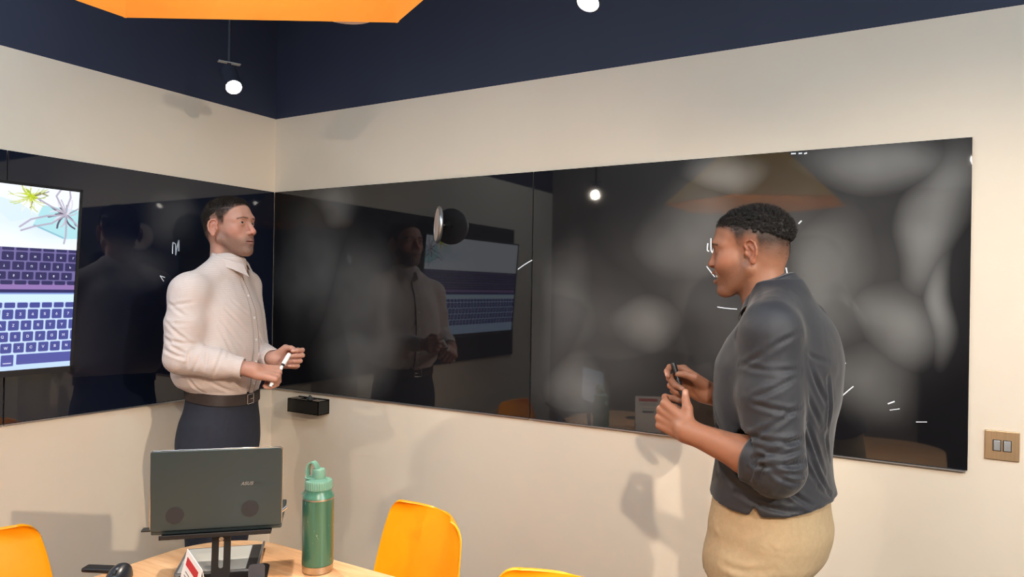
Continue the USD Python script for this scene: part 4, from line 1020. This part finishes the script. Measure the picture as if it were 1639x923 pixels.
cap.cut(half((.066, 0, .0), (1, 0, -.20)), k=.01)
cm = rough_up(cap.mesh(1), .003, 55, (1, 1, .6), 4); cm.vertices = warp(cm.vertices, oA); cm.apply_transform(MA)
hr = part(man, "hair", cm, hairA_m, smooth=True)
st_, w_ = hair_strands(hA_local, hair_mask_A, 12000, lenA, leanA, .0006, 11, M=MA)
curves(hr, "strands", st_, w_, hairA_m)

# shirt
shirtA_m = usdkit.material(stage, "/World/Looks/striped_shirt", {"tc": ("texture_coordinate", {}), "nz": ("noise_texture", {"scale": 5.0, "detail": 2.0}), "mp": ("mapping", {"rotation": (.12, .06, 0)}), "wv": ("wave_texture", {"bands_direction": "z", "scale": 80.0, "distortion": .5, "detail": 1.0}),
    "rp": ("rgb_ramp", {"ramp": [(.0, lin(196, 177, 170)), (.5, lin(212, 195, 188)), (1, lin(216, 200, 193))]}), "p": ("principled_bsdf", {"roughness": .82, "sheen_weight": .15}), "bn": ("noise_texture", {"scale": 26.0, "detail": 3.0, "distortion": .8}), "bp": ("bump", {"strength": .30, "distance": .006})},
    [("tc.object", "mp.vector"), ("mp.vector", "wv.vector"), ("wv.fac", "rp.fac"), ("rp.color", "p.base_color"), ("tc.object", "bn.vector"), ("bn.fac", "bp.height"), ("bp.normal", "p.normal")], surface="p.BSDF")
lvA = [(1.10, .026, .0, .116, .160), (1.135, .024, .0, .124, .170), (1.165, .010, .004, .148, .194), (1.21, .004, .004, .158, .204), (1.30, .010, .002, .158, .202), (1.38, .012, 0, .150, .200), (1.46, .010, .0, .140, .192), (1.53, .006, 0, .118, .170), (1.585, .012, .0, .085, .120), (1.63, .026, .0, .060, .080), (1.665, .040, .0, .052, .060)]
FA = Field((-.30, -.36, 1.08), (.34, .30, 1.70), .0050)
FA.add(loft(lvA, fA))
FA.add(C3(SR, SL, .062), C3(SR * .97 + V(0, 0, .046), V(.03, 0, 1.640), .060, .066), C3(SL + V(0, 0, .008), V(.03, 0, 1.635), .056, .062), k=.05)
FA.add(C3(SR, SR + (ER - SR) * .5, .070, .072), k=.06); FA.add(C3(SR + (ER - SR) * .5, ER, .074, .064), k=.025)
cR = ER + (WR - ER) * .86; FA.add(C3(ER, ER + (cR - ER) * .55, .062, .056), C3(ER + (cR - ER) * .55, cR, .056, .0385), k=.022)
FA.add(C3(SL, EL, .070, .060), k=.028)
cL = EL + (WL - EL) * .90; FA.add(C3(EL, cL, .055, .041), k=.022)
for c, e in ((cR, ER), (cL, EL)):
    d_ = unit(c - e); FA.cut(local_half(c - d_ * .012, d_, .055))
FA.cut(half((.02, 0, 1.130), tuple(-fA * .15 + V(0, 0, -1))))
FA.cut(E3(xf(MA, (-.030, 0, -.200)), (.062, .060, .075)))
shA = FA.mesh(2)
def on(z, ang, k=1.0):
    """a point on his torso at height z, ang degrees from straight ahead (positive: his left)"""
    L = np.array(sorted(lvA)); q = [np.interp(z, L[:, 0], L[:, j]) for j in (1, 2, 3, 4)]; ca, sa = math.cos(math.radians(ang)), math.sin(math.radians(ang))
    r = (abs(ca / q[2]) ** 2.2 + abs(sa / q[3]) ** 2.2) ** (-1 / 2.2); return V(q[0], q[1], z) + (fA * ca + lA * sa) * r * k
arm_pt = lambda a, b, t, off: a + (b - a) * t + V(*off)
cr = []
for k, (z0, g0, z1, g1) in enumerate(((1.50, -40, 1.44, -8), (1.47, -52, 1.38, -18), (1.43, -58, 1.31, -26), (1.40, -60, 1.25, -34), (1.24, -62, 1.16, -22), (1.20, -70, 1.14, -44), (1.18, -34, 1.12, -20), (1.19, -12, 1.125, -8), (1.21, -90, 1.14, -80), (1.20, -120, 1.14, -105), (1.27, -50, 1.20, -10), (1.32, 12, 1.24, 22), (1.17, 10, 1.12, 14), (1.40, 5, 1.33, 22))):
    zm, gm = (z0 + z1) / 2 - .006, (g0 + g1) / 2; cr.append(([on(z0, g0), on(zm, gm), on(z1, g1)], .010, -.0055 if k % 2 else -.0042))
for t, s, dp in ((.16, -.03, -.004), (.30, .02, -.004), (.46, -.02, -.0045), (.62, .03, -.0055), (.74, -.01, -.007), (.84, .02, -.008), (.93, .0, -.009)):
    c = SR + (ER - SR) * t; cr.append(([c + V(-.065, -.015, .02 + s), c + V(-.03, -.068, s * .2), c + V(.045, -.052, -.02 - s)], .011, dp))
for t, s, dp in ((.03, .012, -.009), (.14, -.012, -.008), (.27, .014, -.007), (.42, -.010, -.006), (.58, .010, -.005), (.74, -.006, -.004)):
    c = ER + (cR - ER) * t; cr.append(([c + V(.012 + s, .01, .06), c + V(s * .3, -.058, .01), c + V(-.014 - s, -.022, -.055)], .009, dp))
for z in (1.60, 1.585):
    cr.append(([V(-.03, -.085, z), V(-.085, -.135, z - .03), V(-.125, -.17, z - .085)], .008, -.003))
shA = creases(shA, cr, .6, .9); shA = rough_up(shA, .0030, 16, (1, 1, .7), 8)
sh_ = part(man, "shirt", shA, shirtA_m, smooth=True)
colA = collar(A(.015, 0, 1.652) + V(.030, .0, 0), .066, .068, fA, .022, .26, .026, .040, .022, .5)
part(man, "collar", colA, shirtA_m, smooth=True)
# button placket, buttons, cuffs
pk = []
for z in np.linspace(1.120, 1.61, 40):
    w_ = .0135; c = on(z, 0) ; k = 1.006
    pk.append([on(z, g, 1.0) + fA * (.0045) + lA * 0 for g in (-6.5, -3, 0, 3, 6.5)])
part(man, "placket", sheet(np.array(pk), .0025), shirtA_m, smooth=True)
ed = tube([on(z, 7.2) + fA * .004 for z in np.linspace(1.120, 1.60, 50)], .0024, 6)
part(man, "placket_edge", ed, pbr("placket_brown", lin(92, 66, 58), .9), smooth=True, label="dark inner edge of the button placket")  # dark brown line along the placket edge
for z in (1.16, 1.25, 1.34, 1.43, 1.52):
    part(man, "button", cyl(on(z, 0) + fA * .0055, on(z, 0) + fA * .0085, .0052, n=16), marker_white)
for c, e in ((cR, ER), (cL, EL)):
    d_ = unit(c - e); x, y, z = frame_of(d_)
    part(man, "cuff", place(lathe([(.0345, -.002), (.0405, -.003), (.0425, -.03), (.0445, -.062), (.040, -.064), (.0365, -.03), (.0345, -.002)], 40), c, x, y, z), shirtA_m, smooth=40)
# trousers, belt, shoes
trA_m = pbr("dark_trousers", lin(34, 37, 50), .85, noise=(40, lin(30, 32, 44)), bump=(30, .15, .004))
FT = Field((-.26, -.28, .04), (.30, .26, 1.16), .0075)
FT.add(loft([(.86, .014, .0, .135, .175), (.93, .010, .0, .148, .182), (1.00, .014, .0, .140, .178), (1.06, .020, .0, .126, .168), (1.136, .024, .0, .120, .164)], fA))
for s, fo in ((-1, FR), (1, FL)):
    hp, kn = A(-.005, s * .088, .90), A(.025 if s < 0 else .005, s * .102, .50)
    FT.add(C3(hp, kn, .094, .072), k=.03); FT.add(C3(kn, fo + V(0, 0, .06), .070, .062), k=.03)
mt = FT.mesh(2)
mt = creases(mt, [([A(.12, -.10, 1.05), A(.10, -.135, .98), A(.075, -.16, .93)], .007, -.008), ([A(.02, -.18, .90), A(.10, -.13, .85), A(.14, -.05, .83)], .012, -.006), ([A(-.06, -.18, .95), A(-.03, -.18, .86)], .012, -.006), ([A(.12, .0, .98), A(.14, .0, .88)], .006, -.005), ([A(.10, -.11, .72), A(.05, -.17, .66)], .012, -.006)])
part(man, "trousers", rough_up(mt, .003, 9, (1, 1, .4), 2), trA_m, smooth=True)
leather = pbr("belt_leather", lin(52, 40, 38), .45, noise=(80, lin(44, 34, 32)))
blt = band(V(.0235, .0, 0), .1265, .1700, fA, 1.096, 1.140, .004, 0, 2 * pi, 96, zf=lambda a: -.019 * math.cos(a))
part(man, "belt", blt, leather, smooth=40)
bc = V(.0235, 0, 1.099) + fA * .130; bk = rbox((-.003, -.024, -.021), (.003, .024, .021), .002)
bo = cat(*[rbox(a, b, .0015) for a, b in (((-.003, -.024, .017), (.003, .024, .021)), ((-.003, -.024, -.021), (.003, .024, -.017)), ((-.003, -.024, -.021), (.003, -.020, .021)), ((-.003, .020, -.021), (.003, .024, .021)), ((-.0005, -.002, -.002), (.0025, .022, .002)))])
part(man, "buckle", place(bo, bc - lA * .012, fA, lA, V(0, 0, 1)), chrome, smooth=False, label="square silver buckle")
def shoe(p, f_, mat, parent):
    F = Field(p + V(-.2, -.2, -.005), p + V(.2, .2, .14), .006); l_ = V(-f_[1], f_[0], 0)
    F.add(C3(p - f_ * .06 + V(0, 0, .040), p + f_ * .05 + V(0, 0, .040), .036, .042)); F.add(C3(p + f_ * .05 + V(0, 0, .036), p + f_ * .16 + V(0, 0, .026), .042, .030), k=.03); F.add(C3(p - f_ * .03 + V(0, 0, .05), p - f_ * .03 + V(0, 0, .095), .040, .042), k=.03)
    F.cut(half(p + V(0, 0, .002), (0, 0, -1)))
    part(parent, "shoe", F.mesh(1), mat, smooth=True)
shoe_m = pbr("black_shoe", lin(24, 22, 22), .35)
for fo in (FR, FL): shoe(V(fo[0], fo[1], 0), fA, shoe_m, man)

# the marker he holds: a thing of its own
def whiteboard_marker(label, a, b, capfrac, mat_body, mat_cap, root_pos, rz, R_=.0088):
    a, b = V(*a), V(*b); L = float(np.linalg.norm(b - a)); x, y, z = frame_of(b - a)
    t = thing("marker_pen", label, "marker", root_pos, rz)
    P_ = lambda m: place(m, a, x, y, z)
    part(t, "barrel", P_(lathe([(0, 0), (.005, .0), (.0062, .006), (R_ * .9, .012), (R_ * .9, L * (1 - capfrac) - .012), (R_ * .7, L * (1 - capfrac) - .010), (R_ * .62, L * (1 - capfrac)), (0, L * (1 - capfrac))], 28)), mat_body)
    part(t, "band", P_(lathe([(0, L * (1 - capfrac) - .004), (R_ * .8, L * (1 - capfrac) - .004), (R_ * .8, L * (1 - capfrac) + .006), (0, L * (1 - capfrac) + .006)], 28)), black_plastic)
    part(t, "cap", P_(lathe([(0, L * (1 - capfrac) + .0045), (R_, L * (1 - capfrac) + .0045), (R_ * 1.04, L * .9), (R_ * .96, L - .002), (R_ * .8, L), (0, L)], 28)), mat_cap)
whiteboard_marker("white marker pen in the hands of the man in the pale shirt", (.189, -.275, 1.172), (.266, -.205, 1.291), .36, marker_white, marker_white, posA, rzA)

#MARK_MAN_B
# ------------------------------------------------------------------ man in the dark shirt, seen from the side, in front of the right wall
skinB_m = tinted("skin_dark", .52, .35, .10)
hairB_m = pbr("hair_black", (.0085, .0065, .006), .6, spec=.3)
posB = V(2.55, -.565, 0); rzB = math.atan2(.1840, .9829)
man2 = thing("person", "smiling man in profile in dark shirt with rolled sleeves and tan chinos", "person", posB, rzB)
fB = unit(V(-.951, .309, 0)); lB = V(-fB[1], fB[0], 0)
def B(f_, l_, z): return fB * f_ + lB * l_ + V(0, 0, z)
SL2, SR2 = V(.006, -.176, 1.460), V(.088, .170, 1.478)
EL2, ER2 = V(.022, -.205, 1.150), V(.020, .225, 1.20)
WL2, WR2 = V(-.188, -.165, 1.212), V(-.154, .040, 1.284)

def hair_mask_B(q):
    x, y, z = q.T; ay = np.abs(y)
    line = np.interp(x, [-.13, -.085, -.055, -.036, -.028, -.004, .006, .020, .028, .042, .060, .080], [-.052, -.048, -.040, -.030, .010, .012, .0, -.004, .022, .046, .060, .066])
    fade = np.interp(x, [-.13, -.05, -.03, .03, .06, .09], [.070, .058, .046, .040, .014, .010])
    return np.clip((z - line) / fade, 0, 1)
oB = dict(jaw=.008, nose=(.1085, -.035, .0170, .0095), eye=(.0705, .0325), open=.0022, crown=.87, long=.03, neck=((-.050, 0, -.215), .056, .064), flush=(1.25, .85, .80), beard=((.030, .018, .014), .42), lips=(-.0715, .0185, (.30, .115, .095)), hair=(.0105, .008, .007), hairmask=hair_mask_B, smile=1, gaze=(0, 0))
MB_ = frame_head((-.052, .002, 1.684), math.atan2(.10, -.995), math.radians(-4), 0, .985)
hB = head_field(oB).mesh(1); hB.vertices = warp(hB.vertices, oB); hB_local = hB.copy(); hB.apply_transform(MB_)
handBL = hand(WL2, (-.76, .40, .36), (-.45, -.88, .02), True, ((52, 60, 30), (66, 62, 32), (72, 64, 34), (74, 62, 34)), 3, ((.016, .026, -.006), (.030, .048, -.010), (.046, .064, -.014), (.058, .082, -.018)), .98)
handBR = hand(WR2, (-.86, .04, .44), (-.10, .86, .50), False, ((40, 52, 30), (72, 78, 40), (78, 80, 42), (80, 78, 42)), 2, ((.018, .026, -.012), (.050, .040, -.026), (.076, .038, -.034), (.096, .030, -.040)), .98)
bL = arm_piece(EL2, WL2, .044, .027, handBL); bR = arm_piece(ER2, WR2, .043, .027, handBR)
core = Field((-.34, -.34, .05), (.38, .34, 1.62), .012)
core.add(loft([(.86, .01, 0, .10, .145), (1.0, .02, 0, .095, .14), (1.20, .026, 0, .10, .15), (1.38, .03, .0, .105, .155), (1.48, .035, 0, .07, .11)], fB))
core.add(C3((.03, 0, 1.48), (-.005, .0, 1.55), .065, .055), C3(SL2, EL2, .05, .044), C3(SR2, ER2, .05, .043), C3(SL2, SR2, .045), k=.03)
FL2, FR2 = V(.02, -.11, 0), V(-.10, .10, 0); KL, KR = V(-.045, -.10, .47), V(-.105, .095, .47)
core.add(C3(B(.0, .085, .88), KL, .075, .048), C3(KL, FL2 + V(0, 0, .09), .048, .033), C3(B(0, -.085, .88), KR, .075, .048), C3(KR, FR2 + V(0, 0, .09), .048, .033), k=.03)
bodyB = union([core.mesh(1), hB, bL, bR])
tB = skin_tint(bodyB.vertices, (.225, .098, .058), MB_, oB, 2)
for hd_ in (handBL, handBR):
    for c, up_ in hd_[1]:
        k = np.exp(-(np.linalg.norm(bodyB.vertices - c, axis=1) / .006) ** 2)[:, None]; tB[:] = tB * (1 - k * .65) + np.array((.52, .30, .24)) * k * .65
part(man2, "body", bodyB, skinB_m, tint=tB)
eyes(man2, MB_, oB, (.02, .012, .008), eye_m)
tg = np.array([[V(.0895 - 9.0 * y * y, y, z) for y in np.linspace(-.029, .029, 25)] for z in np.linspace(-.0740, -.0615, 4)])
tm_ = sheet(tg, .003); tm_.apply_transform(MB_)
part(man2, "teeth", tm_, pbr("teeth", lin(232, 224, 212), .2), smooth=True)
ZC = lambda x: .052 + np.minimum(0, .38 * (x + .015))
cap = Field((-.16, -.12, -.09), (.13, .12, .19), .003)
cap.add(E3((-.019, 0, .037), (.0985, .0775, .0885)), E3((.016, 0, .058), (.054, .058, .055)), k=.02); cap.op(((lambda X, Y, Z: Z - (ZC(X) + .006 * np.sin(X * 310 + Y * 90) * np.sin(Y * 260 + 1))), V(-9, -9, -9), V(9, 9, 9)), .012, "s"); cap.cut(half((.062, 0, .055), (1, 0, -.9)), k=.012)
cm = cap.mesh(1)
vn = cm.vertex_normals; q_ = cm.vertices
cm.vertices = q_ + vn * ((meshkit.noise(q_ * 95, 3) - .45) * .008 + (meshkit.noise(q_ * 190, 5) - .5) * .005)[:, None]
cm.vertices = warp(cm.vertices, oB); cl_ = cm.copy(); cm.apply_transform(MB_)
hr = part(man2, "hair", cm, hairB_m, smooth=True)
st_, w_ = hair_strands(cl_, lambda p: (p[:, 2] > .0) * 1.0, 5200, lambda p: .0025 + .0085 * np.clip((p[:, 2] / .87 - ZC(p[:, 0])) / .03, 0, 1), lambda p, n: n, .0012, 21, curl=.0024, M=MB_)
curves(hr, "curls", st_, w_, hairB_m)
st_, w_ = hair_strands(hB_local, lambda q: hair_mask_B(q) * (q[:, 2] < .075), 15000, lambda p: 0 * p[:, 0] + .0026, lambda p, n: n * .4, .00045, 22, M=MB_)
curves(hr, "cropped_sides", st_, w_, hairB_m)

shirtB_m = usdkit.material(stage, "/World/Looks/dark_shirt", {"tc": ("texture_coordinate", {}), "bn": ("noise_texture", {"scale": 18.0, "detail": 3.0, "distortion": .6}), "bp": ("bump", {"strength": .22, "distance": .006}), "nz": ("noise_texture", {"scale": 6.0, "detail": 2.0}), "rp": ("rgb_ramp", {"ramp": [(.3, lin(28, 30, 37)), (.7, lin(33, 35, 42))]}), "p": ("principled_bsdf", {"roughness": .62, "sheen_weight": .15, "sheen_roughness": .4, "specular_ior_level": .36})},
    [("tc.object", "bn.vector"), ("bn.fac", "bp.height"), ("bp.normal", "p.normal"), ("tc.object", "nz.vector"), ("nz.fac", "rp.fac"), ("rp.color", "p.base_color")], surface="p.BSDF")
lvB = [(1.000, .022, .0, .152, .190), (1.03, .020, .0, .152, .188), (1.08, .018, .0, .144, .182), (1.14, .020, 0, .138, .180), (1.22, .022, 0, .142, .188), (1.30, .026, .0, .152, .198), (1.37, .030, 0, .152, .204), (1.43, .038, .0, .136, .196), (1.485, .046, .0, .108, .165), (1.525, .040, .0, .085, .115), (1.56, .026, 0, .068, .080), (1.59, .012, 0, .060, .066)]
FB = Field((-.30, -.36, .97), (.36, .34, 1.66), .0045)
FB.add(loft(lvB, fB, 2.3))
FB.add(C3(SL2, SR2, .060), C3(SL2 + V(0, 0, .030), V(.03, 0, 1.545), .060, .066), C3(SR2, V(.03, 0, 1.545), .056, .062), k=.05)
FB.add(C3(SL2, SL2 + (EL2 - SL2) * .45 + V(-.006, 0, 0), .066, .072), k=.06); FB.add(C3(SL2 + (EL2 - SL2) * .45 + V(-.006, 0, 0), EL2, .073, .070), k=.025)
c2 = EL2 + (WL2 - EL2) * .30; FB.add(C3(EL2, c2, .066, .058), k=.02)
FB.add(C3(SR2, ER2, .070, .064), k=.026); c3 = ER2 + (WR2 - ER2) * .42; FB.add(C3(ER2, c3, .060, .050), k=.02)
for c, e, r in ((c2, EL2, .050), (c3, ER2, .044)):
    d_ = unit(c - e); FB.cut(local_half(c - d_ * .012, d_, .075))
HEM = lambda X, Y: 1.020 + .024 * (((X - .02) * fB[0] + Y * fB[1]) / .15) ** 2
FB.cut(((lambda X, Y, Z: Z - HEM(X, Y)), V(-9, -9, -9), V(9, 9, 9))); FB.cut(E3(xf(MB_, (-.040, 0, -.195)), (.064, .060, .070)))
FB.cut(((lambda X, Y, Z: np.maximum(np.abs(X + .024) - (1.046 - Z) * .55, Y + .08)), V(-.10, -.36, .97), V(.05, -.05, 1.06)))
sB = FB.mesh(3)
def onB(z, ang, k=1.0):
    L = np.array(sorted(lvB)); q = [np.interp(z, L[:, 0], L[:, j]) for j in (1, 2, 3, 4)]; ca, sa = math.cos(math.radians(ang)), math.sin(math.radians(ang))
    r = (abs(ca / q[2]) ** 2.3 + abs(sa / q[3]) ** 2.3) ** (-1 / 2.3); return V(q[0], q[1], z) + (fB * ca + lB * sa) * r * k
cr = []
for k, (z0, g0, z1, g1) in enumerate(((1.40, 125, 1.30, 150), (1.36, 118, 1.24, 148), (1.30, 115, 1.17, 140), (1.25, 130, 1.12, 165), (1.20, 120, 1.10, 150), (1.16, 140, 1.06, 175), (1.13, 105, 1.05, 140), (1.10, 70, 1.06, 110), (1.07, 80, 1.04, 130), (1.22, 160, 1.14, 185), (1.44, 110, 1.40, 150), (1.28, 40, 1.20, 60), (1.16, 45, 1.10, 60), (1.09, 150, 1.05, 190), (1.36, 150, 1.22, 165))):
    cr.append(([onB(z0, g0), onB((z0 + z1) / 2 - .008, (g0 + g1) / 2), onB(z1, g1)], .012, (-.006, -.0045, -.007)[k % 3]))
for t, s, dp in ((.10, .03, -.004), (.24, -.02, -.004), (.40, .02, -.0045), (.52, -.03, -.005), (.66, .03, -.007), (.76, -.02, -.009), (.85, .02, -.010), (.94, -.01, -.010)):
    c = SL2 + (EL2 - SL2) * t; cr.append(([c + V(-.068, -.02, -.015 - s), c + V(-.01, -.078, 0), c + V(.066, -.03, .02 + s)], .012, dp))
for t, s in ((.05, .012), (.30, -.012), (.60, .012)):
    c = EL2 + (c2 - EL2) * t; cr.append(([c + V(.03, -.02, .06), c + V(.0 + s, -.066, .0), c + V(-.02, -.02, -.062)], .009, -.008))
for q, dp in (((.062, -.035, -.012), .010), ((.064, -.030, .022), -.011), ((.058, -.045, -.040), -.012), ((.035, -.060, -.058), .009), ((.066, -.02, .050), .008), ((.0, -.066, -.064), -.008)):
    e_ = EL2 + V(*q); a_ = EL2 + V(-.058, -.048, .050); cr.append(([a_, (a_ + e_) / 2 + V(-.004, -.040, -.012), e_], .0105, dp))
cr.append(([SL2 + V(-.055, -.045, .03), SL2 + V(.0, -.055, .045), SL2 + V(.065, -.03, .02), SL2 + V(.085, -.02, -.05)], .004, -.0028))    # shoulder seam
sB = creases(sB, cr, .52, .95); sB = rough_up(sB, .0032, 13, (1, 1, .6), 9)
part(man2, "shirt", sB, shirtB_m, smooth=True)
d_ = unit(c2 - EL2); x, y, z = frame_of(d_)
for c, e, r in ((c2, EL2, .052), (c3, ER2, .046)):
    d_ = unit(c - e); x, y, z = frame_of(d_)
    rl = lathe([(r - .004, .004), (r + .004, .006), (r + .0105, .0), (r + .012, -.014), (r + .0125, -.030), (r + .010, -.040), (r + .005, -.044), (r - .004, -.040), (r - .006, -.02), (r - .004, .004)], 56)
    a_ = np.arctan2(rl.vertices[:, 1], rl.vertices[:, 0]); rl.vertices[:, 2] += .004 * np.sin(a_ * 2 + 1) ; rl.vertices[:, :2] *= (1 + .03 * np.sin(a_ * 5 + rl.vertices[:, 2] * 90))[:, None]
    part(man2, "rolled_cuff", place(rl, c, x, y, z), shirtB_m, smooth=60)
part(man2, "collar", collar(V(.006, .002, 1.556), .060, .066, fB, .034, .14, .030, .044, .030, .1, push=-.004), shirtB_m, smooth=True)
# chinos
chino_m = pbr("tan_chino", lin(152, 132, 103), .85, noise=(70, lin(142, 123, 95)), bump=(420, .25, .0008))
FC = Field((-.30, -.30, .04), (.30, .30, 1.10), .0065)
FC.add(loft([(.84, -.012, .0, .135, .172), (.89, .004, .0, .150, .184), (.945, .014, 0, .150, .184), (1.00, .014, 0, .142, .178), (1.07, .014, .0, .134, .172)], fB, 2.3))
for hp, kn, fo in ((B(.012, .090, .86), KL, FL2), (B(.012, -.090, .86), KR, FR2)):
    FC.add(C3(hp, kn, .100, .078), k=.03); FC.add(C3(kn, fo + V(0, 0, .07), .076, .066), k=.03)
mc = FC.mesh(2)
cr = [([B(.085, .135, 1.0), B(.070, .165, .955), B(.055, .182, .925), B(.060, .18, .905)], .0055, -.010), ([B(.055, .186, .90), B(.06, .19, .80), B(.07, .18, .6)], .004, -.004),
      ([B(-.03, .19, .955), B(-.09, .155, .950), B(-.14, .10, .945)], .0035, -.006), ([B(-.025, .19, .940), B(-.09, .155, .934), B(-.14, .10, .930)], .0035, -.004),
      ([B(-.145, .09, .87), B(-.10, .155, .845), B(-.04, .185, .85)], .013, -.010), ([B(-.13, .10, .83), B(-.08, .16, .80), B(.0, .185, .815)], .012, -.009), ([B(.05, .19, .89), B(-.01, .195, .885), B(-.08, .17, .90)], .013, -.007),
      ([B(.03, .19, .86), B(-.03, .19, .845), B(-.09, .16, .855)], .010, -.006), ([B(.04, .19, .81), B(-.02, .19, .785)], .012, -.007)]
mc = creases(mc, cr); mc = rough_up(mc, .0030, 12, (1, 1, .8), 6)
part(man2, "chinos", mc, chino_m, smooth=True)
for fo in (FL2, FR2): shoe(V(fo[0], fo[1], 0), fB, pbr("brown_shoe", lin(70, 46, 34), .45) if fo is FL2 else stage.GetPrimAtPath("/World/Looks/brown_shoe").GetPath(), man2)
tp = handBR[2][4]
whiteboard_marker("black marker pen pinched by the man in the dark shirt", tp + V(.016, -.006, -.058), tp + V(-.012, .004, .030), .4, black_plastic, black_plastic, posB, rzB, .0075)
